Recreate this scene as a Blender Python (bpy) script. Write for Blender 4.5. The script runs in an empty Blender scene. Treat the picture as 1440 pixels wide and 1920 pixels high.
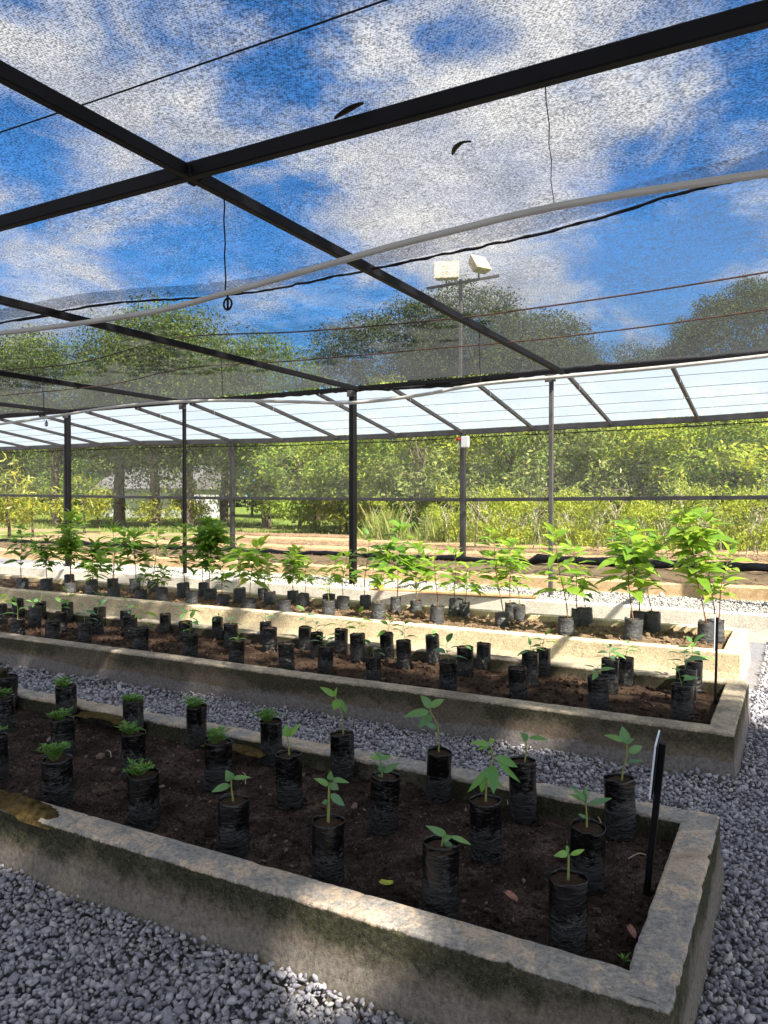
import bpy, math, random
import numpy as np
from mathutils import Vector, noise as mnoise
from math import sin, cos, radians, pi, sqrt, atan2
R = random.Random(7)
NR = np.random.default_rng(7)
scene = bpy.context.scene
COL = scene.collection

# ------------------------------------------------------------------ camera
F = 1430.0; YAW = radians(28.5); PITCH = radians(-1.0); H = 1.6
FW = np.array([-sin(YAW)*cos(PITCH), cos(YAW)*cos(PITCH), sin(PITCH)])
RT = np.array([cos(YAW), sin(YAW), 0.0]); UP = np.cross(RT, FW)
CP = np.array([0.0, 0.0, H])
cam = bpy.data.cameras.new('camera'); camo = bpy.data.objects.new('camera', cam); COL.objects.link(camo)
camo.location = CP; camo.rotation_euler = (radians(90)+PITCH, 0, YAW)
cam.sensor_fit = 'VERTICAL'; cam.sensor_height = 36; cam.lens = 36*F/1920
cam.clip_start = 0.05; cam.clip_end = 2000
scene.camera = camo

# ------------------------------------------------------------------ sun, sky, exposure
SUN = Vector((1.0, -0.45, 1.25)).normalized()
sl = bpy.data.lights.new('sun', 'SUN'); so = bpy.data.objects.new('sun', sl); COL.objects.link(so)
sl.energy = 5.0; sl.angle = radians(0.55); sl.color = (1.0, 0.92, 0.78)
so.rotation_euler = SUN.to_track_quat('Z', 'Y').to_euler(); so.location = (20, -8, 24)
scene.view_settings.view_transform = 'Standard'; scene.view_settings.look = 'None'
scene.view_settings.gamma = 1.0; scene.view_settings.exposure = 2.0
cy = scene.cycles
cy.transparent_max_bounces = 24; cy.max_bounces = 6; cy.diffuse_bounces = 3; cy.glossy_bounces = 2; cy.transmission_bounces = 4
cy.caustics_reflective = False; cy.caustics_refractive = False; cy.sample_clamp_indirect = 4.0

def ray(x, y): return FW + RT*((x-720)/F) + UP*((960-y)/F)
def onz(x, y, z): d = ray(x, y); return CP + d*((z-H)/d[2])
def onY(x, y, Y): d = ray(x, y); return CP + d*(Y/d[1])
def atd(x, y, dist): return CP + ray(x, y)*dist
def depth(p): return float((np.asarray(p)-CP) @ FW)

world = bpy.data.worlds.new('World'); scene.world = world; world.use_nodes = True
def build_world():
    nt = world.node_tree; nt.nodes.clear(); N = nt.nodes.new; L = nt.links.new
    out = N('ShaderNodeOutputWorld'); bg = N('ShaderNodeBackground'); bg.inputs[1].default_value = 0.05
    sky = N('ShaderNodeTexSky'); sky.sky_type = 'NISHITA'; sky.sun_disc = False
    sky.sun_elevation = math.asin(SUN.z); sky.sun_rotation = atan2(SUN.x, SUN.y)
    sky.dust_density = 0.3; sky.ozone_density = 3.0; sky.altitude = 400
    tint = N('ShaderNodeMix'); tint.data_type = 'RGBA'; tint.blend_type = 'MULTIPLY'; tint.inputs[0].default_value = 1
    tint.inputs[7].default_value = (0.36, 0.82, 1.18, 1); L(sky.outputs[0], tint.inputs[6])
    tc = N('ShaderNodeTexCoord')
    nz = N('ShaderNodeTexNoise'); nz.inputs['Scale'].default_value = 6.5; nz.inputs['Detail'].default_value = 10; nz.inputs['Roughness'].default_value = 0.61
    nz.inputs['Distortion'].default_value = 0.45
    mp = N('ShaderNodeMapping'); mp.inputs['Scale'].default_value = (1, 1, 1.9); L(tc.outputs['Generated'], mp.inputs[0]); L(mp.outputs[0], nz.inputs[0])
    # warp the direction a little so blobs get ragged edges
    acc = None
    blobs = [(870,240,260,.95),(1080,150,190,.42),(1070,330,150,.35),(120,60,260,.36),(330,150,170,.22),(280,270,170,.24),(0,600,210,.45),
             (1000,520,150,.40),(720,500,220,.32),(420,600,170,.22),(1430,290,80,.35),(1290,30,160,.25),(1150,600,60,.35),(1240,640,80,.45),
             (640,330,120,.25),(60,420,130,.2),
             (560,190,140,-.45),(230,420,170,-.32),(1290,220,190,-.55),(1300,520,190,-.42),(450,430,90,-.3),(760,60,100,-.15),(600,650,100,-.4),(30,300,100,-.2)]
    for bx, by, br, s in blobs:
        c = Vector(ray(bx, by)).normalized(); a = math.atan(br/F)
        dp = N('ShaderNodeVectorMath'); dp.operation = 'DOT_PRODUCT'; L(tc.outputs['Generated'], dp.inputs[0]); dp.inputs[1].default_value = c
        mr = N('ShaderNodeMapRange'); mr.interpolation_type = 'SMOOTHSTEP'
        mr.inputs[1].default_value = cos(a*1.25); mr.inputs[2].default_value = cos(a*0.2); mr.inputs[3].default_value = 0; mr.inputs[4].default_value = s*.72
        L(dp.outputs['Value'], mr.inputs[0])
        if acc is None: acc = mr.outputs[0]
        else:
            ad = N('ShaderNodeMath'); ad.operation = 'ADD'; L(acc, ad.inputs[0]); L(mr.outputs[0], ad.inputs[1]); acc = ad.outputs[0]
    # unseen cloud added overhead and behind the camera to whiten the shade light
    sp = N('ShaderNodeSeparateXYZ'); L(tc.outputs['Generated'], sp.inputs[0])
    dv = N('ShaderNodeVectorMath'); dv.operation = 'DOT_PRODUCT'; L(tc.outputs['Generated'], dv.inputs[0]); dv.inputs[1].default_value = Vector(FW)
    beh = N('ShaderNodeMapRange'); beh.interpolation_type = 'SMOOTHSTEP'; beh.inputs[1].default_value = .68; beh.inputs[2].default_value = .35; beh.inputs[3].default_value = 0; beh.inputs[4].default_value = .62; L(dv.outputs['Value'], beh.inputs[0])
    ad = N('ShaderNodeMath'); ad.operation = 'ADD'; L(acc, ad.inputs[0]); L(beh.outputs[0], ad.inputs[1]); acc = ad.outputs[0]
    n2 = N('ShaderNodeMapRange'); n2.inputs[1].default_value = 0.25; n2.inputs[2].default_value = 0.75; n2.inputs[3].default_value = -0.95; n2.inputs[4].default_value = 0.95
    L(nz.outputs[0], n2.inputs[0])
    ad = N('ShaderNodeMath'); ad.operation = 'ADD'; L(acc, ad.inputs[0]); L(n2.outputs[0], ad.inputs[1])
    ms = N('ShaderNodeMapRange'); ms.interpolation_type = 'SMOOTHSTEP'; ms.inputs[1].default_value = -0.32; ms.inputs[2].default_value = 0.85
    L(ad.outputs[0], ms.inputs[0])
    nb = N('ShaderNodeTexNoise'); nb.inputs['Scale'].default_value = 9; nb.inputs['Detail'].default_value = 6; L(mp.outputs[0], nb.inputs[0])
    cr = N('ShaderNodeValToRGB'); cr.color_ramp.elements[0].position = 0.3; cr.color_ramp.elements[0].color = (3.3, 3.6, 4.3, 1)
    cr.color_ramp.elements[1].position = 0.7; cr.color_ramp.elements[1].color = (6.2, 6.1, 5.9, 1); L(nb.outputs[0], cr.inputs[0])
    # cloud off the view axis brightened and warmed to lift the shaded foreground
    br = N('ShaderNodeMapRange'); br.interpolation_type = 'SMOOTHSTEP'; br.inputs[1].default_value = .72; br.inputs[2].default_value = .2; br.inputs[3].default_value = 1.0; br.inputs[4].default_value = 1.35; L(dv.outputs['Value'], br.inputs[0])
    wm = N('ShaderNodeMix'); wm.data_type = 'RGBA'; wm.blend_type = 'MULTIPLY'; wm.inputs[0].default_value = 1; L(cr.outputs[0], wm.inputs[6])
    cb = N('ShaderNodeCombineColor'); L(br.outputs[0], cb.inputs[0])
    g_ = N('ShaderNodeMath'); g_.operation = 'POWER'; L(br.outputs[0], g_.inputs[0]); g_.inputs[1].default_value = .95; L(g_.outputs[0], cb.inputs[1])
    b_ = N('ShaderNodeMath'); b_.operation = 'POWER'; L(br.outputs[0], b_.inputs[0]); b_.inputs[1].default_value = .85; L(b_.outputs[0], cb.inputs[2])
    L(cb.outputs[0], wm.inputs[7]); cr = wm
    mx = N('ShaderNodeMix'); mx.data_type = 'RGBA'; L(ms.outputs[0], mx.inputs[0]); L(tint.outputs[2], mx.inputs[6]); L(cr.outputs[2], mx.inputs[7])
    L(mx.outputs[2], bg.inputs[0]); L(bg.outputs[0], out.inputs[0])
build_world()

# ------------------------------------------------------------------ material helpers
def newmat(name):
    m = bpy.data.materials.new(name); m.use_nodes = True; nt = m.node_tree; nt.nodes.clear()
    return m, nt, nt.nodes.new, nt.links.new
def ramp(N, stops):
    r = N('ShaderNodeValToRGB'); e = r.color_ramp.elements
    while len(e) < len(stops): e.new(0.5)
    for k, (p, c) in enumerate(stops): e[k].position = p; e[k].color = (*c, 1)
    return r
def texnoise(N, L, src, scale, detail=4, rough=.55, dist=0):
    n = N('ShaderNodeTexNoise'); n.inputs['Scale'].default_value = scale; n.inputs['Detail'].default_value = detail
    n.inputs['Roughness'].default_value = rough; n.inputs['Distortion'].default_value = dist; L(src, n.inputs[0]); return n.outputs[0]
def mathn(N, L, op, a, b=None, clamp=False):
    m = N('ShaderNodeMath'); m.operation = op; m.use_clamp = clamp
    for k, v in enumerate((a, b)):
        if v is None: continue
        if isinstance(v, (int, float)): m.inputs[k].default_value = v
        else: L(v, m.inputs[k])
    return m.outputs[0]
def mixc(N, L, f, a, b, mode='MIX'):
    m = N('ShaderNodeMix'); m.data_type = 'RGBA'; m.blend_type = mode
    for s, v in ((0, f), (6, a), (7, b)):
        if isinstance(v, (int, float)): m.inputs[s].default_value = v
        elif isinstance(v, tuple): m.inputs[s].default_value = (*v, 1)
        else: L(v, m.inputs[s])
    return m.outputs[2]
def smooth(N, L, v, a, b, lo=0.0, hi=1.0):
    m = N('ShaderNodeMapRange'); m.interpolation_type = 'SMOOTHSTEP'; L(v, m.inputs[0])
    for k, x in enumerate((a, b, lo, hi)): m.inputs[k+1].default_value = x
    return m.outputs[0]
def simple(name, col, rough=.6, spec=.3, var=.15, scale=8, metallic=0, bump=.0):
    m, nt, N, L = newmat(name); o = N('ShaderNodeOutputMaterial'); b = N('ShaderNodeBsdfPrincipled'); tc = N('ShaderNodeTexCoord')
    n = texnoise(N, L, tc.outputs['Object'], scale, 6)
    r = ramp(N, [(.3, tuple(c*(1-var) for c in col)), (.7, tuple(min(1, c*(1+var)) for c in col))]); L(n, r.inputs[0])
    L(r.outputs[0], b.inputs['Base Color']); b.inputs['Roughness'].default_value = rough; b.inputs['Specular IOR Level'].default_value = spec
    b.inputs['Metallic'].default_value = metallic
    if bump:
        bp = N('ShaderNodeBump'); bp.inputs['Strength'].default_value = bump; bp.inputs['Distance'].default_value = .01
        L(texnoise(N, L, tc.outputs['Object'], scale*6, 4), bp.inputs['Height']); L(bp.outputs[0], b.inputs['Normal'])
    L(b.outputs[0], o.inputs[0]); return m
def leafmat(name, stops, trans=.4, tcol=(.25,.42,.04), rough=.42, spec=.35):
    if name.split()[-1] == 'leaves' and name.split()[-2] in ('tree', 'bush', 'far', 'green') and 'dark sap' not in name: rough, spec = .7, .12
    m, nt, N, L = newmat(name); o = N('ShaderNodeOutputMaterial'); b = N('ShaderNodeBsdfPrincipled'); t = N('ShaderNodeBsdfTranslucent')
    g = N('ShaderNodeNewGeometry'); r = ramp(N, stops); L(g.outputs['Random Per Island'], r.inputs[0])
    tc = N('ShaderNodeTexCoord'); n = texnoise(N, L, tc.outputs['Object'], 30, 3)
    c = mixc(N, L, smooth(N, L, n, .35, .7, 0, .35), r.outputs[0], (.14,.2,.03))
    L(c, b.inputs['Base Color']); b.inputs['Roughness'].default_value = rough; b.inputs['Specular IOR Level'].default_value = spec
    tcn = mixc(N, L, .55, c, tcol); L(tcn, t.inputs[0])
    mx = N('ShaderNodeMixShader'); mx.inputs[0].default_value = trans; L(b.outputs[0], mx.inputs[1]); L(t.outputs[0], mx.inputs[2]); L(mx.outputs[0], o.inputs[0])
    return m

def concrete(name, wall, top_a, top_b, moss_amt, plaster):
    m, nt, N, L = newmat(name); o = N('ShaderNodeOutputMaterial'); b = N('ShaderNodeBsdfPrincipled'); tc = N('ShaderNodeTexCoord'); P = tc.outputs['Object']
    sep = N('ShaderNodeSeparateXYZ'); L(P, sep.inputs[0]); z = sep.outputs[2]
    g = N('ShaderNodeNewGeometry'); gs = N('ShaderNodeSeparateXYZ'); L(g.outputs['True Normal'], gs.inputs[0])
    nbig = texnoise(N, L, P, 2.3, 6, .6, .4); nmid = texnoise(N, L, P, 11, 10, .74, .5); nfine = texnoise(N, L, P, 60, 6, .75); ngr = texnoise(N, L, P, 260, 3, .6)
    zt = mathn(N, L, 'ADD', z, mathn(N, L, 'MULTIPLY', mathn(N, L, 'SUBTRACT', mathn(N, L, 'ADD', mathn(N, L, 'MULTIPLY', nmid, .7), mathn(N, L, 'MULTIPLY', nfine, .3)), .5), .035))
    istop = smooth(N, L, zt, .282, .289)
    wcol = ramp(N, [(.3, tuple(c*.62 for c in wall)), (.52, wall), (.72, tuple(min(1, c*1.3) for c in wall))]); L(mathn(N, L, 'ADD', mathn(N, L, 'MULTIPLY', nbig, .5), mathn(N, L, 'MULTIPLY', nmid, .5)), wcol.inputs[0])
    # smooth cement render on the lower part of the wall, ragged upper limit
    lim = mathn(N, L, 'ADD', mathn(N, L, 'MULTIPLY', nbig, .16), mathn(N, L, 'MULTIPLY', nmid, .05))
    low = smooth(N, L, mathn(N, L, 'SUBTRACT', mathn(N, L, 'ADD', lim, .045), z), 0, .02)
    wc = mixc(N, L, mathn(N, L, 'MULTIPLY', low, .75), wcol.outputs[0], plaster)
    # moss and algae hanging below the top edge
    mz = smooth(N, L, z, .02, .27)
    mo = mathn(N, L, 'ADD', mathn(N, L, 'MULTIPLY', mz, .36), mathn(N, L, 'ADD', mathn(N, L, 'MULTIPLY', nmid, .42), mathn(N, L, 'MULTIPLY', nbig, .55)))
    mmask = mathn(N, L, 'MULTIPLY', smooth(N, L, mo, .86-.2*moss_amt, 1.02-.2*moss_amt), moss_amt, True)
    mcol = ramp(N, [(.35, (.012,.015,.007)), (.6, (.035,.038,.018)), (.8, (.075,.07,.035))]); L(nfine, mcol.inputs[0])
    wc = mixc(N, L, mmask, wc, mcol.outputs[0])
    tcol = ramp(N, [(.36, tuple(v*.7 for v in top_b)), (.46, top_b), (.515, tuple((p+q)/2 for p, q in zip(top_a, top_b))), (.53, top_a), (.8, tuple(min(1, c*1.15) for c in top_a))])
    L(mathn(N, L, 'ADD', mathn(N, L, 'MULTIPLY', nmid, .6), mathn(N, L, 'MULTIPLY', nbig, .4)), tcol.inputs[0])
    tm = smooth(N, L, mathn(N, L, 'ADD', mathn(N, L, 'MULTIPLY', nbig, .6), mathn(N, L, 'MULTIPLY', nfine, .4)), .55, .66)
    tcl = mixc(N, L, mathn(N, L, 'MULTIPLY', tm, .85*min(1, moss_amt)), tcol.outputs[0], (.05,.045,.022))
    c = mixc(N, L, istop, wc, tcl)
    gr = ramp(N, [(.36, (.38,.38,.38)), (.5, (1,1,1)), (.64, (1.6,1.56,1.5))]); L(mathn(N, L, 'ADD', mathn(N, L, 'MULTIPLY', nfine, .6), mathn(N, L, 'MULTIPLY', ngr, .4)), gr.inputs[0])
    c = mixc(N, L, 1.0, c, gr.outputs[0], 'MULTIPLY')
    vo = N('ShaderNodeTexVoronoi'); vo.inputs['Scale'].default_value = 55; L(P, vo.inputs[0])
    pit = mathn(N, L, 'MULTIPLY', smooth(N, L, vo.outputs['Distance'], .22, .1), smooth(N, L, nmid, .5, .6)); c = mixc(N, L, mathn(N, L, 'MULTIPLY', pit, .7), c, (.03,.026,.02))
    c = mixc(N, L, smooth(N, L, ngr, .55, .75, 0, .45), c, (.04,.035,.03))
    c = mixc(N, L, smooth(N, L, ngr, .42, .28, 0, .35), c, tuple(min(1, v*1.5) for v in top_a))
    L(c, b.inputs['Base Color']); b.inputs['Roughness'].default_value = .92; b.inputs['Specular IOR Level'].default_value = .15
    bp = N('ShaderNodeBump'); bp.inputs['Strength'].default_value = .6; bp.inputs['Distance'].default_value = .006
    L(mathn(N, L, 'ADD', nfine, mathn(N, L, 'ADD', mathn(N, L, 'MULTIPLY', ngr, .5), nmid)), bp.inputs['Height']); L(bp.outputs[0], b.inputs['Normal'])
    L(b.outputs[0], o.inputs[0]); return m

def soilmat(name, dark, mid, light):
    m, nt, N, L = newmat(name); o = N('ShaderNodeOutputMaterial'); b = N('ShaderNodeBsdfPrincipled'); tc = N('ShaderNodeTexCoord'); P = tc.outputs['Object']
    n1 = texnoise(N, L, P, 5, 6, .6); n2 = texnoise(N, L, P, 48, 8, .8, 1.2); n3 = texnoise(N, L, P, 160, 4, .75)
    f = mathn(N, L, 'ADD', mathn(N, L, 'MULTIPLY', n1, .3), mathn(N, L, 'ADD', mathn(N, L, 'MULTIPLY', n2, .45), mathn(N, L, 'MULTIPLY', n3, .25)))
    r = ramp(N, [(.38, dark), (.5, mid), (.6, light)]); L(f, r.inputs[0])
    g = N('ShaderNodeNewGeometry')
    c = mixc(N, L, smooth(N, L, g.outputs['Random Per Island'], .93, .97, 0, .8), r.outputs[0], tuple(min(1, v*1.9) for v in light))
    L(c, b.inputs['Base Color']); b.inputs['Roughness'].default_value = .95; b.inputs['Specular IOR Level'].default_value = .12
    bp = N('ShaderNodeBump'); bp.inputs['Strength'].default_value = 1.0; bp.inputs['Distance'].default_value = .03
    L(mathn(N, L, 'ADD', n2, mathn(N, L, 'MULTIPLY', n3, .6)), bp.inputs['Height']); L(bp.outputs[0], b.inputs['Normal'])
    L(b.outputs[0], o.inputs[0]); return m

def netmat(name, cell, cover, thread, glow, rows=True, contrast=.1, axis='XY', slant=.0):
    """knitted shade cloth: opaque threads with irregular holes"""
    m, nt, N, L = newmat(name); o = N('ShaderNodeOutputMaterial'); tc = N('ShaderNodeTexCoord'); P = tc.outputs['Object']
    mp = N('ShaderNodeMapping'); L(P, mp.inputs[0])
    s = (0.8, 1, 1) if axis == 'XY' else (0.5, 1, 1)
    mp.inputs['Scale'].default_value = s
    n1 = texnoise(N, L, mp.outputs[0], 1/cell, 2, .6); n2 = texnoise(N, L, mp.outputs[0], .22/cell, 3, .6)
    nl = texnoise(N, L, P, 1.2, 3)
    sep = N('ShaderNodeSeparateXYZ'); L(P, sep.inputs[0])
    if rows:
        w = mathn(N, L, 'SINE', mathn(N, L, 'MULTIPLY', sep.outputs[1 if axis == 'XY' else 2], 2*pi/(cell*.95)))
        wx = mathn(N, L, 'SINE', mathn(N, L, 'ADD', mathn(N, L, 'MULTIPLY', sep.outputs[0], 2*pi/(cell*1.25)), mathn(N, L, 'MULTIPLY', sep.outputs[1 if axis == 'XY' else 2], pi/(cell*.95))))
        v = mathn(N, L, 'ADD', mathn(N, L, 'MULTIPLY', n1, .80), mathn(N, L, 'MULTIPLY', mathn(N, L, 'ADD', w, mathn(N, L, 'MULTIPLY', wx, .6)), .04))
    else: v = mathn(N, L, 'MULTIPLY', n1, .80)
    v = mathn(N, L, 'ADD', v, mathn(N, L, 'MULTIPLY', n2, .20))
    v = mathn(N, L, 'ADD', v, mathn(N, L, 'MULTIPLY', mathn(N, L, 'SUBTRACT', nl, .5), .12))
    g = N('ShaderNodeNewGeometry'); dt = N('ShaderNodeVectorMath'); dt.operation = 'DOT_PRODUCT'; L(g.outputs['Normal'], dt.inputs[0]); L(g.outputs['Incoming'], dt.inputs[1])
    inv = mathn(N, L, 'DIVIDE', 1.0, mathn(N, L, 'MAXIMUM', mathn(N, L, 'ABSOLUTE', dt.outputs['Value']), .12))
    v = mathn(N, L, 'SUBTRACT', v, mathn(N, L, 'MULTIPLY', mathn(N, L, 'SUBTRACT', inv, 1.0), slant))
    th = .5+(cover-.5)*.34
    a = smooth(N, L, v, th-contrast, th+contrast, .2, .92)     # thin threads let a little through
    d = N('ShaderNodeBsdfDiffuse'); d.inputs[0].default_value = (*thread, 1); t = N('ShaderNodeBsdfTranslucent'); t.inputs[0].default_value = (*glow, 1)
    ads = N('ShaderNodeAddShader'); L(d.outputs[0], ads.inputs[0]); L(t.outputs[0], ads.inputs[1])
    tr = N('ShaderNodeBsdfTransparent'); mx = N('ShaderNodeMixShader'); L(a, mx.inputs[0]); L(ads.outputs[0], mx.inputs[1]); L(tr.outputs[0], mx.inputs[2])
    L(mx.outputs[0], o.inputs[0]); return m

def plasticmat():
    m, nt, N, L = newmat('translucent plastic sheet'); o = N('ShaderNodeOutputMaterial'); tc = N('ShaderNodeTexCoord')
    n = texnoise(N, L, tc.outputs['Object'], 1.6, 6, .6)
    r = ramp(N, [(.3, (.215,.265,.335)), (.7, (.27,.31,.37))]); L(n, r.inputs[0])
    t = N('ShaderNodeBsdfTranslucent'); L(r.outputs[0], t.inputs[0]); d = N('ShaderNodeBsdfDiffuse'); L(r.outputs[0], d.inputs[0])
    tr = N('ShaderNodeBsdfTransparent'); tr.inputs[0].default_value = (.86,.91,.97,1)
    m1 = N('ShaderNodeMixShader'); m1.inputs[0].default_value = .18; L(t.outputs[0], m1.inputs[1]); L(d.outputs[0], m1.inputs[2])
    m2 = N('ShaderNodeMixShader'); L(smooth(N, L, n, .3, .7, .16, .26), m2.inputs[0]); L(m1.outputs[0], m2.inputs[1]); L(tr.outputs[0], m2.inputs[2])
    L(m2.outputs[0], o.inputs[0]); return m

def bagmat(name, col, rough, crease_glint):
    """thin polythene: sideways creases, with pale wrinkle glints put into the colour (bag meshes are unit sized)"""
    m, nt, N, L = newmat(name); o = N('ShaderNodeOutputMaterial'); b = N('ShaderNodeBsdfPrincipled'); tc = N('ShaderNodeTexCoord'); P = tc.outputs['Object']
    oi = N('ShaderNodeObjectInfo'); va = N('ShaderNodeVectorMath'); va.operation = 'ADD'; L(P, va.inputs[0]); L(mathn(N, L, 'MULTIPLY', oi.outputs['Random'], 40.0), va.inputs[1]); Q = va.outputs[0]
    sep = N('ShaderNodeSeparateXYZ'); L(P, sep.inputs[0])
    mp = N('ShaderNodeMapping'); mp.inputs['Scale'].default_value = (.8, .8, 9); L(Q, mp.inputs[0])
    n = texnoise(N, L, mp.outputs[0], 1.5, 5, .6, 1.4); n2 = texnoise(N, L, Q, 2.2, 5); n3 = texnoise(N, L, Q, 9, 6, .7)
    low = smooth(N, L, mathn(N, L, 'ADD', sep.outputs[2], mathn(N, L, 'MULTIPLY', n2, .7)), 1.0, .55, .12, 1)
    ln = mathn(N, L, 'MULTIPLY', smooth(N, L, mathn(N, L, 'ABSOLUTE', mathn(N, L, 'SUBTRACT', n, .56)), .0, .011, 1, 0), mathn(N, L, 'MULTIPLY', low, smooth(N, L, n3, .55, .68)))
    r = ramp(N, [(.35, tuple(c*.7 for c in col)), (.7, tuple(c*1.6 for c in col))]); L(n3, r.inputs[0])
    c = mixc(N, L, smooth(N, L, n3, .66, .85, 0, .35), r.outputs[0], (.02,.018,.015))
    c = mixc(N, L, mathn(N, L, 'MULTIPLY', ln, crease_glint), c, (.40,.42,.46)); L(c, b.inputs['Base Color'])  # thin pale lines painted in as wrinkle highlights
    L(smooth(N, L, n2, .3, .7, rough-.08, rough+.12), b.inputs['Roughness']); b.inputs['Specular IOR Level'].default_value = .5
    bp = N('ShaderNodeBump'); bp.inputs['Strength'].default_value = 1; bp.inputs['Distance'].default_value = .02; L(mathn(N, L, 'MULTIPLY', n, low), bp.inputs['Height']); L(bp.outputs[0], b.inputs['Normal'])
    L(b.outputs[0], o.inputs[0]); return m

def gravelmat(name, stops, hint=(.3,.24,.17)):
    m, nt, N, L = newmat(name); o = N('ShaderNodeOutputMaterial'); b = N('ShaderNodeBsdfPrincipled'); tc = N('ShaderNodeTexCoord')
    g = N('ShaderNodeNewGeometry'); r = ramp(N, stops); L(g.outputs['Random Per Island'], r.inputs[0])
    n = texnoise(N, L, tc.outputs['Object'], 90, 6, .7); n2 = texnoise(N, L, tc.outputs['Object'], 1.3, 4)
    c = mixc(N, L, smooth(N, L, n, .4, .7, 0, .5), r.outputs[0], tuple(v*.55 for v in stops[0][1]))
    c = mixc(N, L, smooth(N, L, n2, .55, .75, 0, .3), c, hint)
    L(c, b.inputs['Base Color']); b.inputs['Roughness'].default_value = .85; b.inputs['Specular IOR Level'].default_value = .25; L(b.outputs[0], o.inputs[0]); return m

M = {}
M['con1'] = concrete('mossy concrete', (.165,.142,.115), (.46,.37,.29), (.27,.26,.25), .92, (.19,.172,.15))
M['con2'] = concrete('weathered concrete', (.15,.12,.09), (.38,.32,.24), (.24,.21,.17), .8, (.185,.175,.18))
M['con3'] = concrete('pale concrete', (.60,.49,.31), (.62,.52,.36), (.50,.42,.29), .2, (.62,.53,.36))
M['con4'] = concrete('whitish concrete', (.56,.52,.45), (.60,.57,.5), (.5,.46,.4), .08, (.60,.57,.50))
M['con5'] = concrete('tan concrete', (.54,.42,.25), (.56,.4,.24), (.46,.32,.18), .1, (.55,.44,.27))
M['soil1'] = soilmat('dark damp potting soil', (.012,.008,.0062), (.064,.043,.034), (.25,.18,.145))
M['soil2'] = soilmat('brown bark soil', (.022,.013,.009), (.065,.04,.028), (.15,.1,.07))
M['soil3'] = soilmat('dry brown soil', (.10,.065,.04), (.25,.165,.105), (.42,.31,.21))
M['soil5'] = soilmat('dry orange earth', (.34,.21,.11), (.46,.31,.18), (.55,.42,.28))
M['potsoil'] = soilmat('potting mix', (.035,.02,.013), (.10,.058,.036), (.2,.13,.085))
M['net1'] = netmat('dense shade cloth', .0100, .42, (.012,.014,.03), (.015,.019,.042), True, .15, 'XY', .011)
M['net2'] = netmat('thin shade cloth', .0105, .22, (.03,.031,.034), (.026,.028,.031), True, .12, 'XY', .036)
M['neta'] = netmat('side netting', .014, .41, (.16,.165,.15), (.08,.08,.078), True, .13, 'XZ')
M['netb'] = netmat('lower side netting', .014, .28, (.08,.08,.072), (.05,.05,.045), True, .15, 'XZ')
M['netroll'] = simple('bunched black netting', (.018,.019,.023), .8, .2, .5, 40, 0, .8)
M['plastic'] = plasticmat()
M['frame'] = simple('dark painted steel', (.005,.005,.007), .6, .12, .35, 3)
M['frameg'] = simple('grey painted steel', (.07,.066,.068), .55, .25, .3, 4)
M['black'] = simple('black painted steel', (.004,.004,.005), .55, .15, .3, 4)
M['pvc'] = simple('grey pvc pipe', (.40,.39,.37), .4, .4, .12, 3)
M['rust'] = simple('rusty wire', (.06,.03,.022), .7, .3, .5, 20, .2)
M['rope'] = simple('black rope', (.01,.01,.012), .85, .2, .4, 60, 0, .6)
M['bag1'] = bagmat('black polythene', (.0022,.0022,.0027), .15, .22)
M['bag3'] = bagmat('sunlit grey black polythene', (.045,.046,.048), .45, .35)  # grey of sunlit black film is put into the base colour
M['gravel'] = gravelmat('blue grey gravel', [(.0, (.19,.19,.225)), (.45, (.32,.315,.36)), (.85, (.43,.425,.465)), (1, (.52,.51,.51))])
M['gravelbase'] = gravelmat('gravel dust', [(.0, (.09,.09,.10)), (1, (.11,.11,.12))])
M['wgravel'] = gravelmat('pale gravel', [(.0, (.27,.265,.25)), (1, (.45,.44,.41))], (.42,.37,.3))
M['leafA'] = leafmat('bright sapling leaves', [(0, (.10,.23,.025)), (.5, (.18,.34,.04)), (.85, (.28,.44,.06)), (1, (.42,.46,.08))], .52, (.5,.7,.07))
M['leafB'] = leafmat('dark sapling leaves', [(0, (.05,.14,.02)), (.5, (.10,.25,.035)), (1, (.22,.38,.05))], .5, (.34,.56,.05))
M['leafC'] = leafmat('blue green seedling leaves', [(0, (.07,.17,.09)), (.6, (.11,.24,.13)), (1, (.16,.32,.10))], .3, (.22,.42,.10))
M['leafD'] = leafmat('light green seedling leaves', [(0, (.09,.26,.08)), (.6, (.15,.36,.11)), (1, (.24,.44,.08))], .35, (.3,.5,.06))
M['leafF'] = leafmat('feathery leaves', [(0, (.06,.20,.035)), (.6, (.12,.32,.06)), (1, (.22,.36,.09))], .35, (.3,.5,.06))
M['leafR'] = leafmat('dark red leaves', [(0, (.03,.012,.012)), (1, (.06,.02,.02))], .2, (.08,.02,.02))
M['dead'] = simple('dry brown leaf', (.30,.15,.12), .7, .2, .3, 60)
M['yell'] = simple('yellowing leaf', (.35,.38,.06), .6, .2, .3, 60)
M['deadd'] = simple('dark dead leaf', (.03,.022,.015), .7, .2, .3, 60)
M['stem'] = simple('green stem', (.20,.22,.06), .6, .3, .3, 40)
M['stemb'] = simple('brown woody stem', (.20,.11,.06), .7, .2, .3, 40)
M['wood'] = simple('sawn plank', (.42,.27,.14), .75, .2, .25, 14, 0, .3)
M['bark'] = simple('grey brown bark', (.13,.105,.08), .9, .15, .45, 6, 0, .8)
M['barkp'] = simple('pale bark', (.42,.38,.33), .9, .15, .3, 6, 0, .5)
M['white'] = simple('white box', (.78,.78,.76), .5, .4, .06, 4)
M['red'] = simple('red plastic', (.45,.03,.03), .4, .4, .1, 4)
M['sign'] = simple('white sign plate', (.62,.66,.75), .35, .5, .08, 6)
M['straw_'] = simple('dry straw', (.42,.34,.24), .8, .15, .2, 30)
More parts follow.
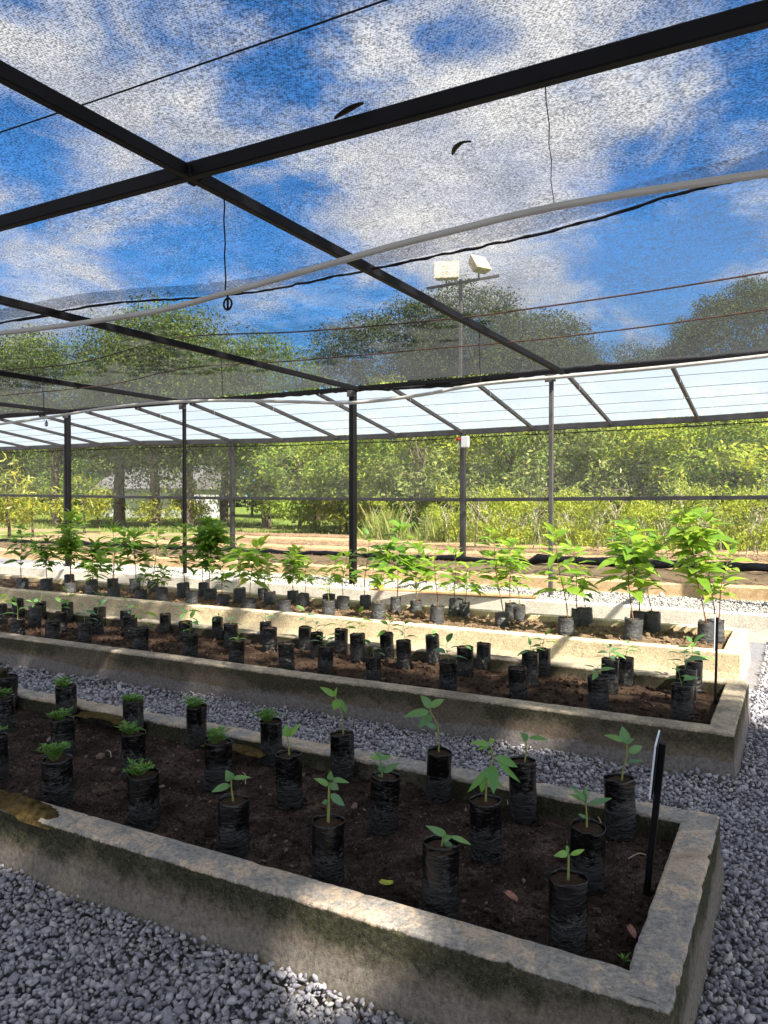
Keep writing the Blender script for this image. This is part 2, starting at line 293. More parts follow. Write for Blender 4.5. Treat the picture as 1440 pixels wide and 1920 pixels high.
M['moss'] = simple('brown moss', (.085,.06,.022), .95, .1, .7, 35, 0, 1.0)
M['lens'] = simple('dull lamp glass', (.38,.36,.31), .3, .5, .3, 5)
M['lampm'] = simple('aged white lamp housing', (.42,.36,.26), .6, .3, .25, 5)
M['housew'] = simple('white plaster', (.46,.47,.49), .85, .2, .08, 2)
M['roofg'] = simple('grey roof sheet', (.12,.12,.125), .7, .3, .2, 3)
M['brick'] = simple('dull brick', (.32,.2,.15), .85, .2, .25, 5)
T = {}
T['olive'] = leafmat('olive tree leaves', [(0, (.035,.06,.016)), (.5, (.08,.115,.03)), (1, (.18,.21,.055))], .3, (.22,.28,.05))
T['green'] = leafmat('green tree leaves', [(0, (.07,.14,.025)), (.5, (.18,.29,.05)), (1, (.38,.46,.09))], .42, (.46,.58,.09))
T['lime'] = leafmat('yellow green bush leaves', [(0, (.15,.23,.03)), (.4, (.30,.38,.05)), (.8, (.46,.52,.08)), (1, (.6,.56,.1))], .45, (.6,.68,.09))
T['fern'] = leafmat('yellow fern leaves', [(0, (.10,.16,.02)), (.5, (.22,.26,.03)), (1, (.45,.42,.05))], .36, (.45,.45,.05))
T['dull'] = leafmat('dull green leaves', [(0, (.09,.14,.04)), (.6, (.2,.25,.08)), (1, (.34,.36,.12))], .32, (.34,.4,.1))
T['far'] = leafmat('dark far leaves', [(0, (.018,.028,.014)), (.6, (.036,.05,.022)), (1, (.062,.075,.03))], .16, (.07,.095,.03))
T['straw'] = leafmat('yellowing weeds', [(0, (.10,.17,.04)), (.5, (.2,.28,.06)), (.8, (.33,.33,.12)), (1, (.42,.33,.18))], .3, (.36,.42,.1))

# ------------------------------------------------------------------ object helpers
def link(name, mesh, mat=None, parent=None):
    o = bpy.data.objects.new(name, mesh); COL.objects.link(o)
    if mat is not None and len(mesh.materials) == 0: mesh.materials.append(mat)
    if parent is not None: o.parent = parent
    return o
def pymesh(name, V, Fc, sm=False):
    me = bpy.data.meshes.new(name); me.from_pydata([tuple(v) for v in V], [], Fc)
    if sm: me.polygons.foreach_set('use_smooth', [True]*len(me.polygons))
    me.update(); return me
def npmesh(name, V, faces, sm=False):
    """V (n,3), faces (m,k) constant k"""
    V = np.asarray(V, dtype=np.float32); faces = np.asarray(faces, dtype=np.int32); m, k = faces.shape
    me = bpy.data.meshes.new(name); me.vertices.add(len(V)); me.vertices.foreach_set('co', V.ravel())
    me.loops.add(m*k); me.loops.foreach_set('vertex_index', faces.ravel())
    me.polygons.add(m); me.polygons.foreach_set('loop_start', np.arange(0, m*k, k, dtype=np.int32)); me.polygons.foreach_set('loop_total', np.full(m, k, dtype=np.int32))
    if sm: me.polygons.foreach_set('use_smooth', np.ones(m, dtype=bool))
    me.update(calc_edges=True); me.validate(); return me
def empty(name, loc, label=None, cat=None, group=None, kind=None):
    o = bpy.data.objects.new(name, None); COL.objects.link(o); o.location = tuple(float(v) for v in loc); o.empty_display_size = .05
    return tag(o, label, cat, group, kind)
def tag(o, label=None, cat=None, group=None, kind=None):
    if label: o['label'] = label
    if cat: o['category'] = cat
    if group: o['group'] = group
    if kind: o['kind'] = kind
    return o
class MB:
    def __init__(s): s.V = []; s.F = []
    def add(s, V, Fc):
        b = len(s.V); s.V += [tuple(float(c) for c in v) for v in V]; s.F += [tuple(b+i for i in f) for f in Fc]
    def box(s, c, size, bev=.0, rot=None):
        hx, hy, hz = [v/2 for v in size]; b = min(bev, hx*.45, hy*.45, hz*.45)
        P = []
        for sx in (-1, 1):
            for sy in (-1, 1):
                for sz in (-1, 1):
                    if b > 0: P += [(sx*hx, sy*(hy-b), sz*(hz-b)), (sx*(hx-b), sy*hy, sz*(hz-b)), (sx*(hx-b), sy*(hy-b), sz*hz)]
                    else: P += [(sx*hx, sy*hy, sz*hz)]
        import bmesh
        bm = bmesh.new()
        for p in P: bm.verts.new(p)
        bmesh.ops.convex_hull(bm, input=bm.verts[:]); bm.verts.index_update()
        vs = [v.co.copy() for v in bm.verts]; fs = [tuple(v.index for v in f.verts) for f in bm.faces]; bm.free()
        if rot is not None: vs = [rot @ v for v in vs]
        s.add([(v.x+c[0], v.y+c[1], v.z+c[2]) for v in vs], fs)
    def bar(s, a, b, w, h, up=(0, 0, 1)):
        """rectangular section bar from a to b"""
        a = Vector(a); b = Vector(b); d = (b-a).normalized(); u = Vector(up); sd = d.cross(u)
        if sd.length < 1e-4: sd = d.cross(Vector((1, 0, 0)))
        sd.normalize(); u = sd.cross(d).normalized(); be = min(w, h)*.12
        prof = [(-w/2+be, -h/2), (w/2-be, -h/2), (w/2, -h/2+be), (w/2, h/2-be), (w/2-be, h/2), (-w/2+be, h/2), (-w/2, h/2-be), (-w/2, -h/2+be)]
        V = [a+sd*x+u*y for x, y in prof]+[b+sd*x+u*y for x, y in prof]; n = 8
        Fc = [(k, (k+1) % n, n+(k+1) % n, n+k) for k in range(n)]+[tuple(range(n-1, -1, -1)), tuple(range(n, 2*n))]
        s.add(V, Fc)
    def tube(s, pts, rad, n=8, cap=True, wob=0):
        pts = [Vector(p) for p in pts]; m = len(pts); rads = rad if isinstance(rad, (list, tuple)) else [rad]*m
        V = []; ref = None
        for i, p in enumerate(pts):
            d = (pts[min(i+1, m-1)]-pts[max(i-1, 0)]).normalized()
            if ref is None: ref = Vector((0, 0, 1)) if abs(d.z) < .9 else Vector((1, 0, 0))
            u = (ref-d*ref.dot(d))
            if u.length < 1e-4: u = d.orthogonal()
            u.normalize(); ref = u; v = d.cross(u)
            for k in range(n):
                a = 2*pi*k/n; r = rads[i]*(1+(R.uniform(-wob, wob) if wob else 0)); V.append(p+u*(r*cos(a))+v*(r*sin(a)))
        Fc = [(i*n+k, i*n+(k+1) % n, (i+1)*n+(k+1) % n, (i+1)*n+k) for i in range(m-1) for k in range(n)]
        if cap: Fc += [tuple(range(n-1, -1, -1)), tuple((m-1)*n+k for k in range(n))]
        s.add(V, Fc)
    def leaf(s, b, t, w, nrm, arch=.12, fold=.18, k=5, prof=None):
        """one blade leaf from b to t, width w, facing nrm"""
        b = Vector(b); t = Vector(t); d = t-b; Lg = d.length
        if Lg < 1e-5: return
        d.normalize(); nrm = Vector(nrm); nrm = nrm-d*nrm.dot(d)
        if nrm.length < 1e-4: nrm = d.orthogonal()
        nrm.normalize(); sd = d.cross(nrm); V = []
        for i in range(k+1):
            f = i/k; c = b+d*(Lg*f)+nrm*(arch*Lg*4*f*(1-f)*.5)
            ww = w*.5*(max(.03, (sin(pi*min(1, f**.8*1.02))**.75)*(1-.25*f)) if 0 < f < 1 else .03)
            V += [c-sd*ww+nrm*(fold*ww), c, c+sd*ww+nrm*(fold*ww)]
        Fc = []
        for i in range(k):
            a = i*3; Fc += [(a, a+1, a+4, a+3), (a+1, a+2, a+5, a+4)]
        s.add(V, Fc)
    def build(s, name, mat, parent=None, sm=False, loc=None):
        V = s.V
        if loc is not None: V = [(v[0]-loc[0], v[1]-loc[1], v[2]-loc[2]) for v in V]
        me = pymesh(name, V, s.F, sm); return link(name, me, mat, parent)
def ordinal(k): return ['first','second','third','fourth','fifth','sixth','seventh','eighth','ninth','tenth','eleventh','twelfth','thirteenth','fourteenth','fifteenth'][k]
def nz3(p, s=1.0): return mnoise.noise(Vector(p)*s)
def catmull(P, n):
    P = [np.asarray(p, float) for p in P]; out = []
    for i in range(len(P)-1):
        p0, p1, p2, p3 = P[max(i-1, 0)], P[i], P[i+1], P[min(i+2, len(P)-1)]
        for k in range(n):
            t = k/n; out.append(.5*((2*p1)+(-p0+p2)*t+(2*p0-5*p1+4*p2-p3)*t*t+(-p0+3*p1-3*p2+p3)*t**3))
    out.append(P[-1]); return out

# ------------------------------------------------------------------ ground
def ground():
    xs = np.concatenate([np.linspace(-400, -30, 14), np.linspace(-28, 8, 90), np.linspace(12, 400, 12)])
    ys = np.concatenate([np.linspace(-60, -4, 8), np.linspace(-3, 9.5, 40), [9.62], np.linspace(9.8, 40, 80), np.linspace(45, 700, 20)])
    V = []
    for y in ys:
        for x in xs:
            z = -.012 if y < 9.6 else (.25 if y < 11.3 else .30+.05*nz3((x*.3, y*.3, 0))+max(0, min(1, (y-40)/200))*1.5)
            V.append((x, y, z))
    nx = len(xs); Fc = [(j*nx+i, j*nx+i+1, (j+1)*nx+i+1, (j+1)*nx+i) for j in range(len(ys)-1) for i in range(nx-1)]
    m, nt, N, L = newmat('earth and dry grass'); o = N('ShaderNodeOutputMaterial'); b = N('ShaderNodeBsdfPrincipled'); tc = N('ShaderNodeTexCoord'); P = tc.outputs['Object']
    sep = N('ShaderNodeSeparateXYZ'); L(P, sep.inputs[0])
    n1 = texnoise(N, L, P, .35, 6, .6); n2 = texnoise(N, L, P, 6, 8, .7); n3 = texnoise(N, L, P, 60, 5, .7)
    grav = ramp(N, [(.3, (.12,.12,.135)), (.55, (.22,.218,.24)), (.75, (.32,.315,.34))]); L(n3, grav.inputs[0])
    earth = ramp(N, [(.3, (.17,.10,.06)), (.5, (.33,.23,.15)), (.7, (.46,.36,.25))]); L(mathn(N, L, 'ADD', mathn(N, L, 'MULTIPLY', n1, .5), mathn(N, L, 'MULTIPLY', n2, .5)), earth.inputs[0])
    grass = ramp(N, [(.3, (.06,.10,.02)), (.55, (.14,.20,.04)), (.75, (.3,.3,.09))]); L(n2, grass.inputs[0])
    far = mixc(N, L, smooth(N, L, mathn(N, L, 'ADD', n1, mathn(N, L, 'MULTIPLY', sep.outputs[1], .011)), .68, .8), earth.outputs[0], grass.outputs[0])
    c = mixc(N, L, smooth(N, L, sep.outputs[1], 11.2, 11.6), grav.outputs[0], far)
    L(c, b.inputs['Base Color']); b.inputs['Roughness'].default_value = .95; b.inputs['Specular IOR Level'].default_value = .1
    bp = N('ShaderNodeBump'); bp.inputs['Strength'].default_value = .6; bp.inputs['Distance'].default_value = .03; L(n3, bp.inputs['Height']); L(bp.outputs[0], b.inputs['Normal']); L(b.outputs[0], o.inputs[0])
    tag(link('ground', pymesh('ground', V, Fc, True), m), kind='structure')
ground()

# gravel as real stones
def stone_variants(n):
    t = (1+5**.5)/2; b = np.array([(-1,t,0),(1,t,0),(-1,-t,0),(1,-t,0),(0,-1,t),(0,1,t),(0,-1,-t),(0,1,-t),(t,0,-1),(t,0,1),(-t,0,-1),(-t,0,1)], float); b /= np.linalg.norm(b[0])
    f = np.array([(0,11,5),(0,5,1),(0,1,7),(0,7,10),(0,10,11),(1,5,9),(5,11,4),(11,10,2),(10,7,6),(7,1,8),(3,9,4),(3,4,2),(3,2,6),(3,6,8),(3,8,9),(4,9,5),(2,4,11),(6,2,10),(8,6,7),(9,8,1)])
    def cut(v):
        for _ in range(7):
            n_ = NR.normal(0, 1, 3); n_ /= np.linalg.norm(n_); d_ = NR.uniform(.42, .75); e_ = v @ n_-d_; v = v-np.where(e_ > 0, e_, 0)[:, None]*n_
        return v*1.1
    return [cut(b*NR.uniform(.8, 1.25, (12, 1)))*np.array([NR.uniform(1.0, 1.5), NR.uniform(.65, 1.0), NR.uniform(.5, .8)]) for _ in range(n)], f
SV, SF = stone_variants(14)
def scatter(name, pts, sizes, mat=None, label=None, kind='stuff', tilt=.7, zsq=1.0):
    n = len(pts); V = np.zeros((n, 12, 3), np.float32); var = NR.integers(0, len(SV), n)
    base = np.stack(SV)[var]; a = NR.uniform(0, 2*pi, n); p = NR.normal(0, tilt, n); q = NR.normal(0, tilt, n)
    ca, sa, cp, sp, cq, sq = np.cos(a), np.sin(a), np.cos(p), np.sin(p), np.cos(q), np.sin(q)
    o = np.zeros(n); e = np.ones(n)
    Rz = np.stack([ca, -sa, o, sa, ca, o, o, o, e], 1).reshape(n, 3, 3); Rx = np.stack([e, o, o, o, cp, -sp, o, sp, cp], 1).reshape(n, 3, 3); Ry = np.stack([cq, o, sq, o, e, o, -sq, o, cq], 1).reshape(n, 3, 3)
    V = np.einsum('nij,nvj->nvi', Rz @ Rx @ Ry, base)*np.asarray(sizes)[:, None, None]
    V[:, :, 2] *= zsq; V += np.asarray(pts)[:, None, :]
    Fc = (SF[None]+12*np.arange(n)[:, None, None]).reshape(-1, 3)
    return npmesh(name, V.reshape(-1, 3), Fc)
def grid_pts(x0, x1, y0, y1, sp, zf, jit=.45):
    xs = np.arange(x0, x1, sp); ys = np.arange(y0, y1, sp); X, Y = np.meshgrid(xs, ys); X = X.ravel()+NR.uniform(-jit, jit, X.size)*sp; Y = Y.ravel()+NR.uniform(-jit, jit, Y.size)*sp
    return np.stack([X, Y, zf(X, Y)], 1)
def zg(X, Y):
    near = np.exp(-np.abs(Y-2.0)/.12)*.03+np.exp(-np.abs(Y-4.6)/.12)*.03
    return .012+near+.012*np.sin(X*7+Y*3)*np.sin(Y*9-X*2)+NR.uniform(-.008, .016, X.size)
P = [grid_pts(-3.9, -.2, .75, 2.02, .0175, zg), grid_pts(-.27, .7, 1.0, 3.4, .0175, zg), grid_pts(-.27, .9, 3.4, 5.6, .022, zg), grid_pts(-4.4, -.27, 3.37, 4.6, .020, zg), grid_pts(-9.5, -4.4, 3.37, 4.6, .030, zg),
     grid_pts(-.27, 1.1, 5.6, 9.48, .034, zg), grid_pts(-1.2, .0, 6.05, 6.98, .04, zg)]
P2 = [grid_pts(-3.9, -.2, .75, 2.02, .036, lambda X, Y: zg(X, Y)+.012), grid_pts(-.27, .75, 1.0, 5.6, .040, lambda X, Y: zg(X, Y)+.012), grid_pts(-4.4, -.27, 3.37, 4.6, .040, lambda X, Y: zg(X, Y)+.012)]
pts = np.concatenate(P+P2); sz = np.exp(NR.normal(math.log(.0108), .30, len(pts))); far_ = (pts[:, 0] < -4.4) | (pts[:, 1] > 5.6); sz[far_] *= 1.45
tag(link('gravel', scatter('gravel', pts, sz, None), M['gravel']), label='loose blue grey crushed stone between the planter beds', cat='gravel', kind='stuff')
pt = grid_pts(-14, 1.2, 9.66, 10.98, .04, lambda X, Y: .262+NR.uniform(-.006, .012, X.size))
tag(link('gravel', scatter('terrace gravel', pt, np.exp(NR.normal(math.log(.0165), .3, len(pt)))), M['wgravel']), label='pale sunlit gravel behind the whitish kerb wall', cat='gravel', kind='stuff')

# ------------------------------------------------------------------ planter beds
def ringwall(x0, x1, y0, y1, th, ztop, zbot, step, amp, seed, closed_right=True):
    """U-shaped (or straight) wall: front, right end, back; bevelled, chipped"""
    path = []
    def seg(a, b):
        n = max(2, int((Vector(b)-Vector(a)).length/step)); return [(a[0]+(b[0]-a[0])*k/n, a[1]+(b[1]-a[1])*k/n) for k in range(n)]
    A, B, Cc, D = (x0, y0), (x1, y0), (x1, y1), (x0, y1)
    pts = []
    s1 = seg(A, B); s2 = seg(B, Cc); s3 = seg(Cc, D)
    for p in s1: pts.append((p, (0, -1)))
    pts.append((B, (1, -1)))
    for p in s2[1:]: pts.append((p, (1, 0)))
    pts.append((Cc, (1, 1)))
    for p in s3[1:]: pts.append((p, (0, 1)))
    pts.append((D, (0, 1)))
    h = ztop-zbot; bv = .009
    prof = [(.022, zbot), (.018, zbot+.15*h), (.012, zbot+.35*h), (.003, zbot+.55*h), (0, zbot+.75*h), (0, ztop-.045), (0, ztop-.022), (0, ztop-bv), (-bv*.35, ztop-bv*.35), (-bv, ztop), (-th*.35, ztop+.002), (-th*.65, ztop+.002), (-th+bv, ztop), (-th+bv*.3, ztop-bv*.4), (-th, ztop-bv), (-th, ztop-.05), (-th, zbot+.1)]
    V = []; m = len(prof)
    for (px, py), (nx, ny) in pts:
        for j, (off, z) in enumerate(prof):
            p = Vector((px+nx*off, py+ny*off, z)); q = p+Vector((seed*7.3, 0, 0))
            d = amp*(nz3(q, 9)*.35+nz3(q, 28)*.6+nz3(q, 55)*.55)+amp*.8*nz3(q, 1.3)
            edge = (0,0,0,0,0,0,.3,1,1,1,.2,.2,1,1,1,0,0)[j]
            chip = max(0, nz3(q, 16)-.2)*amp*4*edge*(1 if j < 11 else .4)
            big = max(0, nz3(q, 5.0)-.5)*amp*5*edge*(1 if j < 11 else .3)
            V.append((p.x-nx*(chip+big)*(1 if off > -th*.5 else -1)+nx*d*(1 if 5 < j or True else 0)*(.9 if z < ztop-.001 else .1), p.y-ny*(chip+big)*(1 if off > -th*.5 else -1)+ny*d*.8, z-(chip+big)*.8+(d*.7 if z >= ztop-.012 else 0)))
    n = len(pts); Fc = [(i*m+j, (i+1)*m+j, (i+1)*m+j+1, i*m+j+1) for i in range(n-1) for j in range(m-1)]
    Fc += [tuple(range(m)), tuple((n-1)*m+j for j in range(m-1, -1, -1))]
    return pymesh('wall', V, Fc, False)
def soilmesh(x0, x1, y0, y1, z0, step, amp, clods, csize, seed, mounds=()):
    nx = int((x1-x0)/step)+1; ny = int((y1-y0)/step)+1; xs = np.linspace(x0, x1, nx); ys = np.linspace(y0, y1, ny); V = np.zeros((ny, nx, 3))
    for j, y in enumerate(ys):
        for i, x in enumerate(xs):
            q = (x+seed*5, y, 0); ed = min((x1-x), (y-y0), (y1-y)); z = z0+amp*(nz3(q, 3.1)*1.1+nz3(q, 10)*.8+nz3(q, 30)*.55+nz3(q, 70)*.3)-.012*math.exp(-ed/.06)
            for mx, my, mr, mh in mounds: z += mh*math.exp(-((x-mx)**2+(y-my)**2)/(mr*mr))
            V[j, i] = (x, y, z)
    Fc = [(j*nx+i, j*nx+i+1, (j+1)*nx+i+1, (j+1)*nx+i) for j in range(ny-1) for i in range(nx-1)]
    V = V.reshape(-1, 3)
    me_s = None
    cx = NR.uniform(x0, x1, clods); cyy = NR.uniform(y0+.02, y1-.02, clods)
    i = np.clip(((cx-x0)/(x1-x0)*(nx-1)).astype(int), 0, nx-1); j = np.clip(((cyy-y0)/(y1-y0)*(ny-1)).astype(int), 0, ny-1); cz = V[j*nx+i, 2]
    s = np.exp(NR.normal(math.log(csize), .6, clods))
    me = scatter('clods', np.stack([cx, cyy, cz+s*.3], 1), s, None)
    nv = len(me.vertices); co = np.zeros(nv*3, np.float32); me.vertices.foreach_get('co', co); nf = len(me.polygons); fi = np.zeros(nf*3, np.int32); me.loops.foreach_get('vertex_index', fi)
    base = len(V); allV = np.concatenate([V, co.reshape(-1, 3)]); allF = Fc+[tuple(f) for f in (fi.reshape(-1, 3)+base).tolist()]
    bpy.data.meshes.remove(me)
    out = bpy.data.meshes.new('soil'); out.from_pydata(allV.tolist(), [], allF); out.update(); return out
SZ = {1: .215, 2: .215, 3: .235}
def bed(label, x0, x1, y0, y1, th, ztop, wm, sm, step, sstep, samp, clods, csize, seed, zsoil, amp=.004, mounds=()):
    e = empty('planter_bed', (0, 0, 0), label, 'planter bed', 'concrete planter beds')
    w = link('wall', ringwall(x0, x1, y0, y1, th, ztop, -.06, step, amp, seed), wm, e)
    s = link('soil', soilmesh(x0, x1-th+.01, y0+th-.01, y1-th+.01, zsoil, sstep, samp, clods, csize, seed, mounds), sm, e)
    return e
mm1 = [(*onz(590, 1520, .22)[:2], .05, .03), (*onz(760, 1478, .22)[:2], .06, .05), (*onz(80, 1490, .22)[:2], .12, .06), (*onz(30, 1480, .22)[:2], .15, .05)]
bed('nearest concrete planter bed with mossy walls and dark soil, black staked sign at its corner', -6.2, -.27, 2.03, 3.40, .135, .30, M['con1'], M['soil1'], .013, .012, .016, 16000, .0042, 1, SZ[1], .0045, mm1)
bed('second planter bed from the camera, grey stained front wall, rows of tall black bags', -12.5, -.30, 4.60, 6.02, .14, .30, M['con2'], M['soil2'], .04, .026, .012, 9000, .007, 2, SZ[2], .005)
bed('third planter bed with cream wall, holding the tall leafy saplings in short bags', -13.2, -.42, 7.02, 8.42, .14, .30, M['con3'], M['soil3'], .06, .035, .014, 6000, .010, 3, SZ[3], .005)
# whitish kerb wall with the gravel terrace behind, and the tan bed along the fence
e = empty('kerb_wall', (0, 0, 0), 'long low whitish concrete kerb wall behind the tall saplings', 'wall')
k = MB(); n = 200
for i in range(n):
    xa = -24+i*(27.0/n); xb = xa+27.0/n
V = []; 
for i in range(n+1):
    x = -24+27.0*i/n
    for (y, z) in [(9.49, -.05), (9.5, .1), (9.5, .285), (9.512, .30), (9.62, .302), (9.64, .29), (9.65, .1)]:
        q = (x, y*3, z*3); V.append((x, y+.006*nz3(q, 2.2), z+.006*nz3(q, 3)))
k.add(V, [(i*7+j, (i+1)*7+j, (i+1)*7+j+1, i*7+j+1) for i in range(n) for j in range(6)])
k.build('wall', M['con4'], e)
e = empty('planter_bed', (0, 0, 0), 'farthest bed of orange earth behind a tan wall beside the side netting', 'planter bed', 'concrete planter beds')
k = MB(); V = []
for i in range(n+1):
    x = -24+27.0*i/n
    for (y, z) in [(10.99, .2), (11.0, .3), (11.0, .43), (11.012, .445), (11.13, .447), (11.15, .43), (11.16, .3)]:
        q = (x, y*3+9, z*3); V.append((x, y+.008*nz3(q, 2.2), z+.012*nz3(q, 1.5)))
k.add(V, [(i*7+j, (i+1)*7+j, (i+1)*7+j+1, i*7+j+1) for i in range(n) for j in range(6)])
k.build('wall', M['con5'], e)
link('soil', soilmesh(-24, 3, 11.1, 13.3, .45, .09, .035, 900, .012, 6), M['soil5'], e)
# plank on the kerb
a = onz(695, 1104, .33); b = onz(1007, 1119, .33)
k = MB(); k.bar(a, b, .14, .028); o = k.build('plank', M['wood']); tag(o, 'long sawn wooden plank lying on the whitish kerb wall', 'plank')

# ------------------------------------------------------------------ shade house
sh = empty('shade_house_frame', (0, 10.2, .25), 'dark steel frame of posts, beams and rafters carrying the shade nets', 'frame')
SHO = (0, 10.2, .25)
def fpart(name, a, b, w, h, mat, up=(0, 0, 1)):
    m = MB(); m.bar(a, b, w, h, up); return m.build(name, mat, sh, False, SHO)
ZB = 3.3
fpart('beam', (-24, 3.12, ZB), (3.9, 3.0, ZB), .055, .08, M['frame'])
fpart('beam', (-24, -4.0, ZB), (3.9, -4.0, ZB), .06, .10, M['frame'])
fpart('beam', (-24, 10.24, ZB+.0), (3.9, 10.2, ZB+.02), .05, .06, M['frame'])
RX = [-19.1, -15.85, -12.6, -9.5, -6.0, -2.8, .5, 3.8]
for x in RX: fpart('rafter', (x, -4.2, ZB-.004), (x, 10.2, ZB-.004), .05, .07, M['frame'])
for x, w, mt in [(-19.1, .1, 'black'), (-15.85, .055, 'black'), (-12.62, .10, 'black'), (-9.58, .055, 'black'), (-6.1, .10, 'black'), (-2.96, .055, 'frameg'), (.5, .1, 'black'), (3.8, .1, 'black')]:
    fpart('post', (x, 10.22, .2), (x, 10.22, ZB-.03), w, w, M[mt], (0, 1, 0))
BX = [-21.5, -16.13, -10.81, -5.41, 0.0]
for x in BX:
    fpart('post', (x, 13.0, .25), (x, 13.0, 2.86), .095, .095, M['frameg'], (0, 1, 0))
pts = [(-24, 2.98), (-18, 2.92), (-13.5, 2.90), (-9.4, 2.815), (-6.7, 2.81), (-4, 2.83), (-1.2, 2.86), (3, 2.96)]
for (xa, za), (xb, zb) in zip(pts[:-1], pts[1:]): fpart('eave_beam', (xa, 13.0, za), (xb, 13.0, zb), .06, .10, M['frameg'])
def eavez(x):
    for (xa, za), (xb, zb) in zip(pts[:-1], pts[1:]):
        if xa <= x <= xb: return za+(zb-za)*(x-xa)/(xb-xa)
    return 2.9
rl = [(-24, 1.72), (-18.7, 1.69), (-10.9, 1.61), (-5.4, 1.58), (-.4, 1.62), (3, 1.66)]
for (xa, za), (xb, zb) in zip(rl[:-1], rl[1:]): fpart('rail', (xa, 12.98, za), (xb, 12.98, zb), .04, .065, M['frameg'])
for kx in range(-3, 16):
    x = -2.76-1.34*kx
    if x < -22.5: break
    fpart('roof_bar', (x, 10.25, 3.285), (x+.02, 12.96, eavez(x)+.0), .045, .06, M['frameg'])

for x in (-12.62, -9.58, -6.1, -2.96):
    m = MB(); m.box((x, 10.165, ZB-.07), (.15, .006, .10), .002); m.build('bracket', M['frameg'], sh, False, SHO)
    for dx in (-.05, .05):
        m = MB(); m.tube([(x+dx, 10.163, ZB-.07), (x+dx, 10.15, ZB-.07)], .009, 6); m.build('bolt', M['rust'], sh, False, SHO)
for (x, y) in ((-2.8, 3.05), (-6.0, 3.07)):
    for (dx, dy) in ((.045, .06), (-.045, .06), (.045, -.06), (-.045, -.06)):
        m = MB(); m.box((x+dx*.9, y+dy*.75, ZB-.012), (.02, .05, .05), .004); m.build('weld_plate', M['frame'], sh, False, SHO)
for kx in range(-2, 8):
    x = -2.76-1.34*kx
    for f in (.22, .5, .78):
        yy = 10.25+2.71*f; zz = 3.285+(eavez(x)-3.285)*f; m = MB()
        m.tube([(x-.026, yy, zz+.035), (x-.028, yy+.004, zz-.036), (x+.028, yy+.004, zz-.036), (x+.026, yy, zz+.035)], .0035, 4); m.build('tie', M['white'], sh, False, SHO)
# roof nets
def netgrid(x0, x1, y0, y1, zf, st):
    nx = int((x1-x0)/st)+1; ny = max(2, int((y1-y0)/st)+1); xs = np.linspace(x0, x1, nx); ys = np.linspace(y0, y1, ny)
    V = [(x, y, zf(x, y, (j/(ny-1)))) for j, y in enumerate(ys) for x in xs]
    return V, [(j*nx+i, j*nx+i+1, (j+1)*nx+i+1, (j+1)*nx+i) for j in range(ny-1) for i in range(nx-1)]
n1e = empty('shade_net', (0, 0, 3.36), 'dense dark shade net over the front of the roof, ending at the sagging hemmed edge', 'shade net')
seam_px = [(-60, 615), (0, 605), (180, 572), (300, 562), (400, 556), (520, 540), (640, 515), (720, 499), (860, 470), (1000, 440), (1120, 408), (1250, 368), (1360, 342), (1440, 326), (1500, 310)]
seam = [onz(x, y, 3.3) for x, y in seam_px]
def seamY(x):
    xs = [p[0] for p in seam]; ys = [p[1] for p in seam]; return float(np.interp(x, xs, ys))
xs = np.linspace(-24, 3.9, 110); V = []; rows = 36
for j in range(rows+1):
    f = j/rows
    for x in xs:
        y = -4.2+(seamY(x)+4.2)*f; z = 3.368+.012*nz3((x*.9, y*.9, 3))-.05*max(0, (f-.86)/.14)
        V.append((x, y, z-3.36))
me = pymesh('net', V, [(j*110+i, j*110+i+1, (j+1)*110+i+1, (j+1)*110+i) for j in range(rows) for i in range(109)], True)
o = link('net_panel', me, M['net1'], n1e)
hem = catmull([(-24, seam[0][1]-.3, 3.3)]+[tuple(p) for p in seam]+[(3.9, seam[-1][1]-.1, 3.32)], 10)
m = MB(); m.tube([Vector(p)+Vector((0, .01*nz3(p, 5), .012*nz3(p, 7)-.004)) for p in hem], .0095, 7, True, .35); m.build('hem', M['rope'], n1e, True, (0, 0, 3.36))
wt = [onz(x, y, 3.352) for x, y in [(-200, 318), (0, 248), (180, 188), (360, 126), (540, 64), (720, 1), (900, -62)]]
m = MB(); m.tube([(-14, wt[0][1]-.05, 3.352)]+[tuple(p) for p in wt]+[(3.9, wt[-1][1], 3.352)], .004, 5); m.build('seam', M['rope'], n1e, True, (0, 0, 3.36))
tr = [onz(x, y, 3.354) for x, y in [(1022, 150), (1024, 190), (1030, 235), (1029, 270), (1034, 300), (1033, 340), (1039, 380), (1040, 396)]]
m = MB(); m.tube([tuple(p) for p in tr], .0025, 4); m.build('darning_thread', M['rope'], n1e, True, (0, 0, 3.36))

n2e = empty('shade_net', (0, 7, 3.36), 'thinner shade net over the back of the roof with a rolled black edge', 'shade net')
rows = 30; V = []
for j in range(rows+1):
    f = j/rows
    for x in xs:
        y = seamY(x)-.12+(10.28-seamY(x)+.12)*f; z = 3.376+.014*nz3((x*.8, y*.8, 9))
        V.append((x, y-7, z-3.36))
link('net_panel', pymesh('net', V, [(j*110+i, j*110+i+1, (j+1)*110+i+1, (j+1)*110+i) for j in range(rows) for i in range(109)], True), M['net2'], n2e)
rpx = [(0, 778), (150, 768), (300, 752), (420, 748), (520, 742), (600, 735), (660, 731), (760, 726), (880, 716), (960, 706), (1050, 692), (1150, 686), (1250, 678), (1350, 668), (1440, 659)]
rp = [onY(x, y, 10.3) for x, y in rpx]; rp = catmull([(-24, 10.3, 3.42), (-18, 10.3, 3.4)]+[tuple(p) for p in rp]+[(3.9, 10.3, 3.4)], 10)
m = MB(); m.tube([Vector(p)+Vector((0, .02*nz3(p, 3), .02*nz3(p, 4))) for p in rp], [.030+.016*abs(nz3(p, 1.3))+(.012 if p[0] > -5 else 0) for p in rp], 9, True, .3); m.build('rolled_edge', M['netroll'], n2e, True, (0, 7, 3.36))

